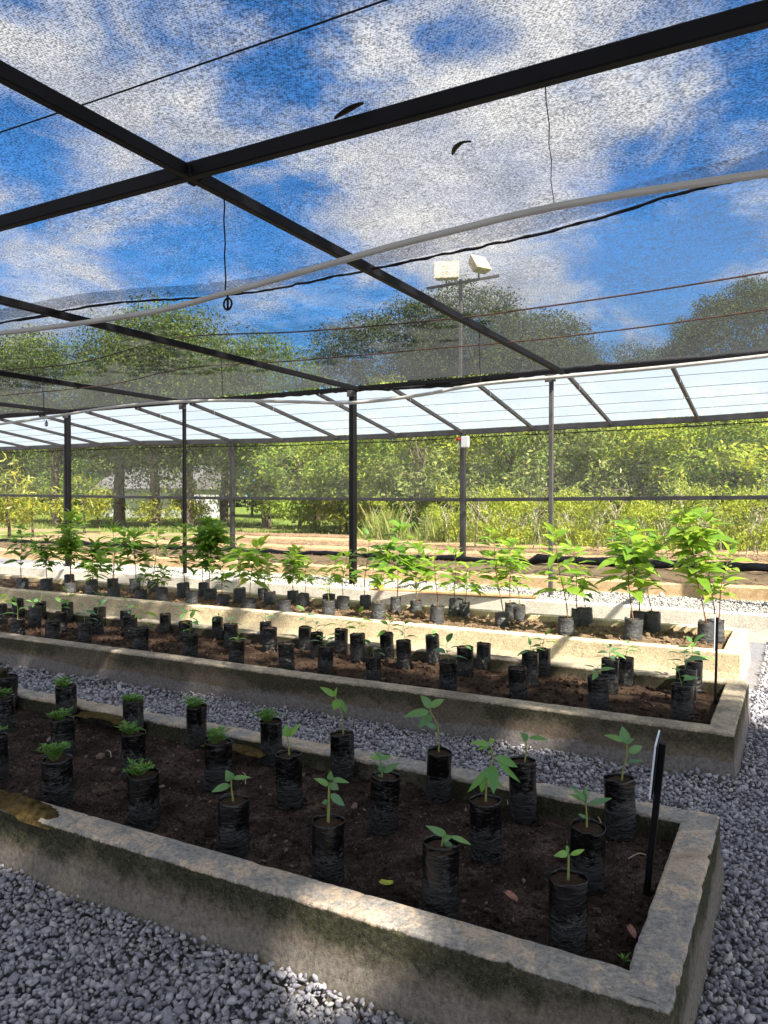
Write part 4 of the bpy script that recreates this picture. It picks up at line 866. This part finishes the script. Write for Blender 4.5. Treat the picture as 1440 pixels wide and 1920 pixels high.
for (ax, ay, bx_, by_, lab) in ((1178, 1610, 1211, 1603, 'pale dry twig lying beside the foot of the leaning sign stake'), (943, 1484, 952, 1508, 'short pale twig by the large seedling with hanging leaves'), (1110, 1530, 1128, 1545, 'bent pale straw near the narrow-leaved seedling'), (455, 1448, 460, 1470, 'thin upright straw right of the three spread leaves'), (200, 1408, 208, 1420, 'thin pale straw between the left bags')):
    a_ = onz(ax, ay, .232); b2 = onz(bx_, by_, .238); mid = (a_+b2)/2+np.array([.004, .006, .012]); m = MB(); m.tube(catmull([a_, mid, b2], 4), .0022, 5); tag(m.build('twig', M['straw_']), lab, 'twig', 'twigs on the soil')
def moss(px, y, w, l, h, lab):
    c = onz(px, y, .3); m = MB(); V = []; n = 26; k = 12
    for i in range(n+1):
        for j in range(k+1):
            u = (i/n-.5)*2; v = (j/k-.5)*2; rr_ = max(0, 1-u*u-v*v*.8); V.append((u*l, v*w, -.012+h*(rr_**.6)*(1+.5*nz3((u*3+px, v*3, 0)))+.008*nz3((u*14, v*14, px)) if rr_ > 0 else -.02))
    m.add(V, [(i*(k+1)+j, (i+1)*(k+1)+j, (i+1)*(k+1)+j+1, i*(k+1)+j+1) for i in range(n) for j in range(k)])
    e = m.build('moss_patch', M['moss'], None, True); e.location = tuple(c); tag(e, lab, 'moss', 'moss growing on the nearest bed')
moss(20, 1506, .07, .33, .04, 'thick brown-green moss covering the left end of the front wall rim')
moss(200, 1342, .05, .24, .014, 'olive moss streak on the rear rim left of the second rear bag')
moss(440, 1398, .045, .2, .012, 'olive moss streak on the rear rim behind the half-sunken bags')
# electrical box on the far post
bp = onY(873, 829, 12.9); e = empty('junction_box', bp, 'white electrical box with a red socket on the far fence post', 'electrical box')
m = MB(); m.box((.02, -.06, 0), (.14, .09, .2), .01); m.build('box', M['white'], e)
m = MB(); m.tube([(-.07, -.06, .05), (-.15, -.08, .055)], [.026, .03], 10); m.build('red_socket', M['red'], e, True)
m = MB(); m.tube([(-.10, -.07, .03), (-.12, -.07, -.04), (-.11, -.07, -.1), (-.12, -.07, -.17)], .009, 6, True, .3); m.tube([(-.04, -.07, -.05), (-.09, -.08, -.09), (-.05, -.07, -.11)], .006, 5); m.build('flex', M['pvc'], e, True)

# ------------------------------------------------------------------ vegetation
def leaves_np(C, size, up=.4, seed=0, outward=None, asp=.5):
    n = len(C); nr = NR.normal(0, 1, (n, 3)); 
    if outward is not None: nr += outward*.9
    nr[:, 2] += up; nr /= np.linalg.norm(nr, axis=1)[:, None]
    t = NR.normal(0, 1, (n, 3)); t[:, 2] -= .35; t -= nr*np.sum(t*nr, 1)[:, None]; t /= np.linalg.norm(t, axis=1)[:, None]; s = np.cross(nr, t)
    L_ = size*NR.uniform(.65, 1.3, (n, 1)); W = L_*asp
    V = np.stack([C-t*L_*.5, C-s*W*.5+t*L_*.05+nr*L_*.06, C+t*L_*.5-nr*L_*.1, C+s*W*.5+t*L_*.05+nr*L_*.06], 1)
    return V
def crown(name, clumps, nper, size, up=.4, asp=.5, hollow=.45):
    """clumps: list of (cx,cy,cz,rx,ry,rz) leaf clumps; leaves fill mostly the outer shell"""
    Vs = []
    for (cx, cy_, cz, rx, ry, rz) in clumps:
        k = max(8, int(nper*rx*rz)); d = NR.normal(0, 1, (k, 3)); d /= np.linalg.norm(d, axis=1)[:, None]
        r = NR.uniform(hollow, 1.0, (k, 1))**.7*(1+.15*NR.normal(0, 1, (k, 1))); C = np.array([cx, cy_, cz])+d*r*np.array([rx, ry, rz]); Vs.append(leaves_np(C, size, up, 0, d, asp))
    V = np.concatenate(Vs); n = len(V); return npmesh(name, V.reshape(-1, 3), np.arange(4*n).reshape(n, 4))
def clumps_for(rx, ry, z0, z1, n, cr, seed):
    rr = random.Random(seed); out = []
    for i in range(n):
        while True:
            a, b, c = rr.uniform(-1, 1), rr.uniform(-1, 1), rr.uniform(-1, 1)
            if .25 < a*a+b*b+c*c < 1: break
        s = cr*rr.uniform(.6, 1.25); out.append((a*rx, b*ry, (z0+z1)/2+c*(z1-z0)/2, s, s, s*rr.uniform(.6, .9)))
    return out
VAR = {}
def variant(key, rx, ry, z0, z1, n, cr, nper, size, mat, up=.4, asp=.5, trunk=None, bark='bark', seed=1):
    cl = clumps_for(rx, ry, z0, z1, n, cr, seed); me = crown(key+'_crown', cl, nper, size, up, asp); me.materials.append(mat)
    tm = None
    if trunk:
        rr = random.Random(seed+5); m = MB(); h = trunk[1]; lean = rr.uniform(-.3, .3)
        P_ = [(0, 0, -.2), (lean*.2, .05, h*.33), (lean*.6, 0, h*.66), (lean, .1, h)]; m.tube(catmull(P_, 4), [trunk[0]*(1.15-.5*i/12) for i in range(13)], 9, True, .12)
        for c in cl[:trunk[2]]:
            f = rr.uniform(.55, 1); b = Vector((lean*f, 0, h*f)); t = Vector(c[:3]); mid = b.lerp(t, .5)+Vector((rr.uniform(-.3, .3), rr.uniform(-.3, .3), .2)); m.tube(catmull([b, mid, t], 3), [trunk[0]*.45*(1-.8*i/7) for i in range(7)], 6)
        tm = pymesh(key+'_trunk', m.V, m.F, True); tm.materials.append(M[bark])
    VAR[key] = (me, tm)
def dome(key, rx, z0, z1, n, cr, nper, size, mat, trunk):
    cl = []
    for i in range(n):
        f = (i+.5)/n; zz = 1-1.35*f; a = i*2.39996; q = sqrt(max(0, 1-zz*zz)); k = .93+.07*sin(i*1.7); cl.append((cos(a)*q*rx*k, sin(a)*q*rx*k, z0+(z1-z0)*(.42+.58*zz*k), cr, cr, cr*.8))
    me = crown(key+'_crown', cl, nper, size, .6, .5, .35); me.materials.append(mat)
    m = MB(); m.tube(catmull([(0, 0, -.2), (.1, 0, 2), (0, .1, 4.2), (0, 0, 6)], 4), [.45-.02*i for i in range(13)], 9, True, .12)
    for c in cl[5::19]: m.tube(catmull([(0, 0, 4.5), (c[0]*.5, c[1]*.5, (4.5+c[2])/2+.4), c[:3]], 3), [.2, .16, .13, .1, .08, .06, .04], 6)
    tm = pymesh(key+'_trunk', m.V, m.F, True); tm.materials.append(M['bark']); VAR[key] = (me, tm)
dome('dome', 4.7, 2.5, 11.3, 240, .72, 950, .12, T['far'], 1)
def plant(key, name, p, s, rz, label, cat, group=None, tn='trunk', sz=None):
    me, tm = VAR[key]; e = empty(name, p, label, cat, group); e.rotation_euler = (0, 0, rz); sc_ = sz or (s, s, s)
    o = link('crown', me, None, e); o.scale = sc_
    if tm: o = link(tn, tm, None, e); o.scale = sc_
    return e
T['treel'] = leafmat('shaded green tree leaves', [(0, (.035,.075,.016)), (.5, (.10,.16,.032)), (1, (.22,.28,.06))], .34, (.3,.4,.06))  # green leaves coloured darker to imitate dimming through the roof net
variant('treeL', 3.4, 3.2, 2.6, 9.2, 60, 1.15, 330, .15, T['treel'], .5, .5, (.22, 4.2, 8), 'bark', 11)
variant('treeM', 3.6, 3.4, 2.2, 9.0, 60, 1.2, 330, .15, T['olive'], .5, .5, (.26, 4.0, 8), 'bark', 12)
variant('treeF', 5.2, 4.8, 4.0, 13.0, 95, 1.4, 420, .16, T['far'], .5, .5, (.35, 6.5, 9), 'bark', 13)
variant('bushA', 1.7, 1.4, .4, 4.6, 36, .52, 560, .19, T['lime'], .9, .36, (.05, 2.4, 7), 'bark', 15)
variant('bushB', 1.8, 1.5, .3, 4.4, 36, .55, 560, .18, T['green'], .9, .4, (.05, 2.4, 7), 'bark', 16)
variant('bushC', 1.6, 1.4, .5, 5.2, 34, .5, 520, .17, T['dull'], .8, .4, (.05, 2.8, 7), 'bark', 17)
variant('shrub', .55, .5, .25, 1.5, 16, .22, 1100, .12, T['lime'], .6, .32, (.015, .9, 6), 'barkp', 18)
variant('shrubS', .5, .45, .3, 1.6, 13, .2, 900, .11, T['straw'], .6, .3, (.015, .9, 6), 'barkp', 19)
variant('fern', .75, .7, .15, 2.2, 14, .42, 420, .24, T['fern'], -.3, .22, (.04, 1.2, 5), 'bark', 20)
GZ = .3
def gp(x, y): p = onz(x, y, GZ); return (p[0], p[1], GZ-.03)
def at(px, Y, z=GZ-.03): d = ray(px, 935); return (d[0]/d[1]*Y, Y, z)
# trees on the left, beyond the netting
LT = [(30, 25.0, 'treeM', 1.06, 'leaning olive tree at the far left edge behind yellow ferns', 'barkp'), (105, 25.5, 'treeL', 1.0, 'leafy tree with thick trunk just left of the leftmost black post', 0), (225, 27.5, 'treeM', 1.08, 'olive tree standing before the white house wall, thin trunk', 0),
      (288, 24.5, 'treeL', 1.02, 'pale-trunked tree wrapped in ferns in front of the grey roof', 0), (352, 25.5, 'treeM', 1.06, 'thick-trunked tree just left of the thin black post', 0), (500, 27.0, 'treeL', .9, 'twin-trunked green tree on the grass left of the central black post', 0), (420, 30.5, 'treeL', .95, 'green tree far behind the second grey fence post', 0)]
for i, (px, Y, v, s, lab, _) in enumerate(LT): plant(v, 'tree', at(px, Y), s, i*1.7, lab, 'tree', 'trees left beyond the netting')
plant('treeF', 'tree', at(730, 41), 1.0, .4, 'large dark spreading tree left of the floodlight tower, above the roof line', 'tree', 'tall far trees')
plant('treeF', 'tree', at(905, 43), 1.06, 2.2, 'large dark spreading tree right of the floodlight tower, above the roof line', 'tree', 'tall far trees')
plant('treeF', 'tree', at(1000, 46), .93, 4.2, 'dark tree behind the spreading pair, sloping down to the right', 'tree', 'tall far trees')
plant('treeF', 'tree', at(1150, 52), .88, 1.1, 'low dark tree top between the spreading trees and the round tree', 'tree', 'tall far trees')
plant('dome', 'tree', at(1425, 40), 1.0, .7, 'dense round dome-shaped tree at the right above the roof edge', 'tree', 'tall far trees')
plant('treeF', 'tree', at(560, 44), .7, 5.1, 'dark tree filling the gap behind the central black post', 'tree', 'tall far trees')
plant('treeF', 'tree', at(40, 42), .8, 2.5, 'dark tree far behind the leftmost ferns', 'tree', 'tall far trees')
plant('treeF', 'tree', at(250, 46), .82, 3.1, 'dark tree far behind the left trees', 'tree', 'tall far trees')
# hedge of bushes on the right
HB = []
rr = random.Random(5)
px = 590; i = 0
while px < 1500:
    Y = 22.5+rr.uniform(-.8, 1.6); v = ('bushB', 'bushA', 'bushB', 'bushC', 'bushA', 'bushA')[i % 6] if px > 1060 or px < 900 else ('bushC', 'bushB', 'bushC')[i % 3]
    HB.append((px, Y, v)); px += rr.uniform(46, 66); i += 1
for q, (px, Y, v) in enumerate(HB):
    adj = {'bushA': 'yellow green leafy bush', 'bushB': 'mid green leafy bush', 'bushC': 'dull olive bush'}[v]
    plant(v, 'bush', at(px, Y), 1, q*2.1, f'{adj}, {ordinal(q) if q < 15 else "last"} from the left along the hedge beyond the netting' if q < 15 else f'{adj} at the right end of the hedge, {ordinal(len(HB)-1-q)} before the picture edge', 'bush', 'hedge bushes beyond the netting', 'stem', (1.15, 1.1, rr.uniform(.86, 1.06)))
px = 560; q = 0
while px < 1480:
    plant('bushB' if q % 2 else 'bushC', 'bush', at(px, 27.5+rr.uniform(-1, 1)), 1, q*1.3, f'taller bush of the back hedge row, {ordinal(q)} from the left', 'bush', 'back hedge bushes', 'stem', (1.5, 1.4, 1.05)); px += 86; q += 1
px = -40; q = 0
while px < 560:
    plant('bushC' if q % 3 else 'bushB', 'bush', at(px, 43+rr.uniform(-1, 1)), 1, q*1.7, f'shady bush behind the left trees, {ordinal(q)} from the left', 'bush', 'bushes behind the left trees', 'stem', (1.9, 1.6, 1.15)); px += 64; q += 1
# ferns and yellow shrubs around the left trunks
for q, (px, y, s, lab) in enumerate([(15, 1018, 1.15, 'yellow fern clump at the far left edge'), (62, 1008, .95, 'yellow fern clump right of the pale leaning trunk'), (160, 1000, 1.0, 'fern clump just right of the leftmost black post'), (185, 990, .95, 'dark fern clump against the white house wall'),
        (262, 992, .7, 'fern clump left of the fern-wrapped trunk'), (300, 992, .85, 'yellow fern clump on the fern-wrapped trunk'), (352, 988, 1.0, 'yellow fern clump on the thick trunk by the thin post'), (378, 990, .8, 'fern clump right of the thin black post'), (590, 1000, 1.0, 'long-bladed grassy fern clump left of the central black post'), (640, 1004, .9, 'long-bladed fern clump behind the central black post'), (690, 1008, .85, 'long-bladed fern clump right of the central black post')]):
    plant('fern', 'fern', gp(px, y), s, q*.9, lab, 'fern', 'ferns beyond the netting', 'stem')
# nursery rows: soil ridges and rows of young stalks
for q, (Y, h, col) in enumerate([(14.6, .10, 'soil3'), (15.9, .12, 'soil5'), (17.3, .12, 'soil3'), (18.8, .14, 'soil5'), (20.4, .15, 'soil3')]):
    m = MB(); V = []; nn = 90; Xa, Xb = -17, 3
    for i in range(nn+1):
        x = Xa+(Xb-Xa)*i/nn
        for (dy, z) in [(-.5, -.05), (-.46, h*.8), (-.3, h), (.0, h*1.1), (.3, h), (.46, h*.8), (.5, -.05)]: V.append((x, Y+dy+.02*nz3((x, dy, q)), GZ+z+.03*nz3((x, dy*3, q*3), 1.6)))
    m.add(V, [(i*7+j, (i+1)*7+j, (i+1)*7+j+1, i*7+j+1) for i in range(nn) for j in range(6)])
    tag(m.build('nursery_row', M[col]), f'low brown seedbed ridge beyond the netting, {ordinal(q)} row behind the fence', 'seedbed', 'seedbed ridges beyond the netting')
q = 0
SH = []
for Y, x0, x1, st in ((15.9, 880, 1480, 46), (17.3, 840, 1480, 40), (18.8, 800, 1480, 36), (20.4, 700, 1480, 33)):
    px = x0; n_ = 0; Lb = []
    while px < x1: Lb.append(px+rr.uniform(-12, 12)); px += st
    for n_, px in enumerate(Lb): SH.append((Y, px, n_, len(Lb)))
for q, (Y, px, n_, tot) in enumerate(SH):
    v = 'shrub' if q % 3 else 'shrubS'; s = rr.uniform(.65, 1.05)
    ro = {15.9: 'nearest', 17.3: 'second', 18.8: 'third', 20.4: 'farthest'}[Y]; o_ = n_ if n_ < tot/2 else tot-1-n_
    plant(v, 'shrub', at(px, Y, GZ+.08), 1, q*1.1, f'{"yellow green" if v == "shrub" else "straw coloured"} nursery shrub, {ordinal(o_)} from the {"left" if n_ < tot/2 else "right"} in the {ro} outdoor row', 'shrub', 'nursery shrubs beyond the netting', 'stem', (s*.8, s*.8, s*rr.uniform(.85, 1.2)))
# weeds and long grass as one mass
def weeds():
    n = 15000; u = 1500-NR.uniform(0, 1, n)**.8*840; Y = NR.uniform(18.5, 22.2, n); D = np.array([ray(a, 935) for a in u]); X = D[:, 0]/D[:, 1]*Y; h = NR.uniform(.2, 1.0, n)**1.5*(.35+.75*np.sin(X*1.7+Y)**2)*1.2; a = NR.uniform(0, 6.28, n); w = .022
    ln = NR.normal(0, .22, (n, 2))*h[:, None]; s = np.stack([np.cos(a), np.sin(a)], 1)*w
    b = np.stack([X, Y, np.full(n, GZ-.02)], 1); V = np.zeros((n, 4, 3)); V[:, 0] = b; V[:, 0, :2] -= s*.5; V[:, 1] = b; V[:, 1, :2] += s*.5; V[:, 2] = b; V[:, 2, :2] += ln+s*.12; V[:, 2, 2] += h; V[:, 3] = b; V[:, 3, :2] += ln*.45-s*.6; V[:, 3, 2] += h*.55
    return npmesh('weeds', V.reshape(-1, 3), np.arange(4*n).reshape(n, 4))
tag(link('tall_weeds', weeds(), T['straw']), 'tall yellowish grass and weeds growing along the foot of the hedge', 'weeds', kind='stuff')
def lawn():
    n = 16000; u = NR.uniform(-60, 700, n); Y = NR.uniform(21.5, 36, n); D = np.array([ray(a, 935) for a in u]); X = D[:, 0]/D[:, 1]*Y; h = NR.uniform(.05, .22, n); a = NR.uniform(0, 6.28, n); s = np.stack([np.cos(a), np.sin(a)], 1)*.05
    keep = np.array([nz3((x*.25, y*.25, 3)) > -.12 for x, y in zip(X, Y)]); X, Y, h, s = X[keep], Y[keep], h[keep], s[keep]; n = len(X)
    b = np.stack([X, Y, np.full(n, GZ-.02)], 1); V = np.zeros((n, 3, 3)); V[:, 0] = b; V[:, 0, :2] -= s; V[:, 1] = b; V[:, 1, :2] += s; V[:, 2] = b; V[:, 2, 2] += h
    return npmesh('lawn', V.reshape(-1, 3), np.arange(3*n).reshape(n, 3))
tag(link('lawn', lawn(), T['dull']), 'patchy green grass under the trees on the left', 'grass', kind='stuff')
# distant wood closing the horizon
cl = [(x, 75+14*nz3((x*.05, 1, 0)), 4+2.0*nz3((x*.1, 4, 0)), 5, 4, 7) for x in np.arange(-120, 60, 4.0)]
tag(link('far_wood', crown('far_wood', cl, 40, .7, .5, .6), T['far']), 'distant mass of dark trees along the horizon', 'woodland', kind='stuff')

# house behind the trees
h0 = at(190, 38); h1 = at(350, 38); e = empty('house', ((h0[0]+h1[0])/2, 38, .25), 'white-walled house with a grey roof seen between the left trees', 'house'); hw = abs(h1[0]-h0[0])
m = MB(); m.box((0, 2, 1.0), (hw*1.05, 4, 2.1), .02); m.build('wall', M['housew'], e)
m = MB(); m.add([(-hw*.56, -.5, 2.05), (hw*.56, -.5, 2.05), (hw*.56, 2, 3.6), (-hw*.56, 2, 3.6), (-hw*.56, 4.5, 2.05), (hw*.56, 4.5, 2.05), (-hw*.56, -.5, 1.97), (hw*.56, -.5, 1.97), (hw*.56, 4.5, 1.97), (-hw*.56, 4.5, 1.97)], [(0,1,2,3), (3,2,5,4), (0,6,7,1), (4,5,8,9), (6,9,8,7), (0,3,4,9,6), (1,7,8,5,2)]); m.build('roof', M['roofg'], e)
h0 = at(540, 40); h1 = at(700, 40); e = empty('boundary_wall', ((h0[0]+h1[0])/2, 40, .25), 'low brick boundary wall far behind the twin-trunked tree', 'wall'); m = MB(); m.box((0, 0, .55), (abs(h1[0]-h0[0]), .2, 1.3), .02); m.build('wall', M['brick'], e)
m = MB(); m.box((0, 0, 1.23), (abs(h1[0]-h0[0])+.1, .28, .08), .01); m.build('coping', M['roofg'], e)

# floodlight tower
Yf = 24.8; fb = at(863, Yf); e = empty('floodlight_tower', fb, 'steel pole with a crossbar and two old floodlights rising behind the hedge', 'floodlight')
fo = fb; top = onY(864, 524, Yf); m = MB(); m.bar(fb, (fb[0], Yf, top[2]), .11, .11, (0, 1, 0)); m.build('pole', M['frameg'], e, False, fo)
a = onY(800, 541, Yf); b = onY(936, 517, Yf); m = MB(); m.bar(a, b, .07, .09); m.build('crossbar', M['frameg'], e, False, fo)
from mathutils import Matrix
for (fx, fy, wpx, hpx, yaw, tlt) in ((838, 509, 46, 36, 20, 20), (899, 496, 36, 34, 62, 35)):
    c = onY(fx, fy, Yf-.05); s = depth(c)/F; w = wpx*s; hh = hpx*s; rot = Matrix.Rotation(radians(yaw), 3, 'Z') @ Matrix.Rotation(radians(-tlt), 3, 'X')
    V = [(-w/2, -.12, -hh/2), (w/2, -.12, -hh/2), (w/2, -.12, hh/2), (-w/2, -.12, hh/2), (-w*.4, .2, -hh*.35), (w*.4, .2, -hh*.35), (w*.4, .2, hh*.35), (-w*.4, .2, hh*.35)]
    m = MB(); m.add([Vector(c)+rot @ Vector(v) for v in V], [(0,1,2,3), (7,6,5,4), (0,4,5,1), (1,5,6,2), (2,6,7,3), (3,7,4,0)]); fl = m.build('floodlight', M['lampm'], e, False, fo)
    V = [(-w*.46, -.127, -hh*.46), (w*.46, -.127, -hh*.46), (w*.46, -.127, hh*.46), (-w*.46, -.127, hh*.46), (-w*.46, -.122, -hh*.46), (w*.46, -.122, -hh*.46), (w*.46, -.122, hh*.46), (-w*.46, -.122, hh*.46)]
    m = MB(); m.add([Vector(c)+rot @ Vector(v) for v in V], [(0,1,2,3), (7,6,5,4), (0,4,5,1), (1,5,6,2), (2,6,7,3), (3,7,4,0)]); m.build('glass', M['lens'], fl, False, fo)
    cb = a+(b-a)*((fx-800)/136); m = MB(); m.bar(cb, (cb[0], cb[1]-.02, c[2]-hh*.1), .05, .05, (0, 1, 0)); m.build('bracket', M['frameg'], e, False, fo)

# shade trees standing outside the picture on the right: they throw the foreground into dappled shade
def shade_tree(pos, cl, nper, size, label, holes):
    e = empty('tree', pos, label, 'tree', 'shade trees outside the picture'); Vs = []
    me = crown('shade_crown', cl, nper, size, .6, .6, .1); co = np.zeros(len(me.vertices)*3, np.float32); me.vertices.foreach_get('co', co); bpy.data.meshes.remove(me)
    V = co.reshape(-1, 4, 3); C = V.mean(1)+np.array(pos); keep = np.ones(len(V), bool); S = np.array(SUN)
    for hp, hr in holes:
        d = C-np.array(hp); t = d @ S; dist = np.linalg.norm(d-t[:, None]*S, axis=1); keep &= dist > hr+.055
    V = V[keep]; n_ = len(V); o = link('crown', npmesh('shade_crown', V.reshape(-1, 3), np.arange(4*n_).reshape(n_, 4)), T['green'], e)
    m = MB(); m.tube(catmull([(0, 0, -.3), (.2, .1, 3), (-.1, .2, 6), (0, 0, 9)], 4), [.34-.02*i for i in range(13)], 9, True, .1)
    for c in cl[:7]: m.tube(catmull([(0, 0, 7), (c[0]*.5, c[1]*.5, 8.6), c[:3]], 3), [.14, .12, .1, .08, .06, .05, .03], 6)
    m.build('trunk', M['bark'], e, True)
holes = [(onY(585, 1805, 2.03), .17), (onY(672, 1775, 2.03), .16), (onY(632, 1735, 2.03), .1), (onY(25, 1610, 2.03), .12), (onY(110, 1650, 2.03), .06), (onY(365, 1715, 2.03), .07), (onz(15, 1745, .03), .07), (onz(100, 1830, .03), .06), (onz(215, 1885, .03), .05),
         (onY(965, 1385, 4.6), .10), (onY(1070, 1390, 4.6), .10), (onz(1300, 1500, .3), .05), (onz(590, 1520, .22), .06), (onz(760, 1480, .22), .05)]
rr = random.Random(3); cl = []
px_, py_ = 6.5, -2.3
for i in range(270):
    x = rr.uniform(.6, 9.8); y = rr.uniform(-6.4, 1.0); cl.append((x-px_, y-py_, rr.uniform(10, 12.5), 1.15, 1.15, .8))
shade_tree((px_, py_, 0), cl, 62, .42, 'tall leafy shade tree standing to the right of the planter beds, outside the frame', [(np.array(h_), r_) for h_, r_ in holes])
cl = []; px_, py_ = -5.0, -3.0
holes2 = [(onz(60, 1185, .23), .22), (onz(210, 1195, .23), .14), (onY(375, 1165, 7.0), .2), (onz(20, 1200, .23), .15)]
for i in range(72):
    x = rr.uniform(-5.4, 2.6); y = rr.uniform(1.3, 4.6); 
    if x > 4.2 and y > 3: continue
    cl.append((x-px_, y-py_, rr.uniform(10, 12.2), 1.0, 1.0, .7))
shade_tree((px_, py_, 0), cl, 42, .4, 'second shade tree outside the frame, its limbs reaching over the roof', [(np.array(h_), r_) for h_, r_ in holes2])
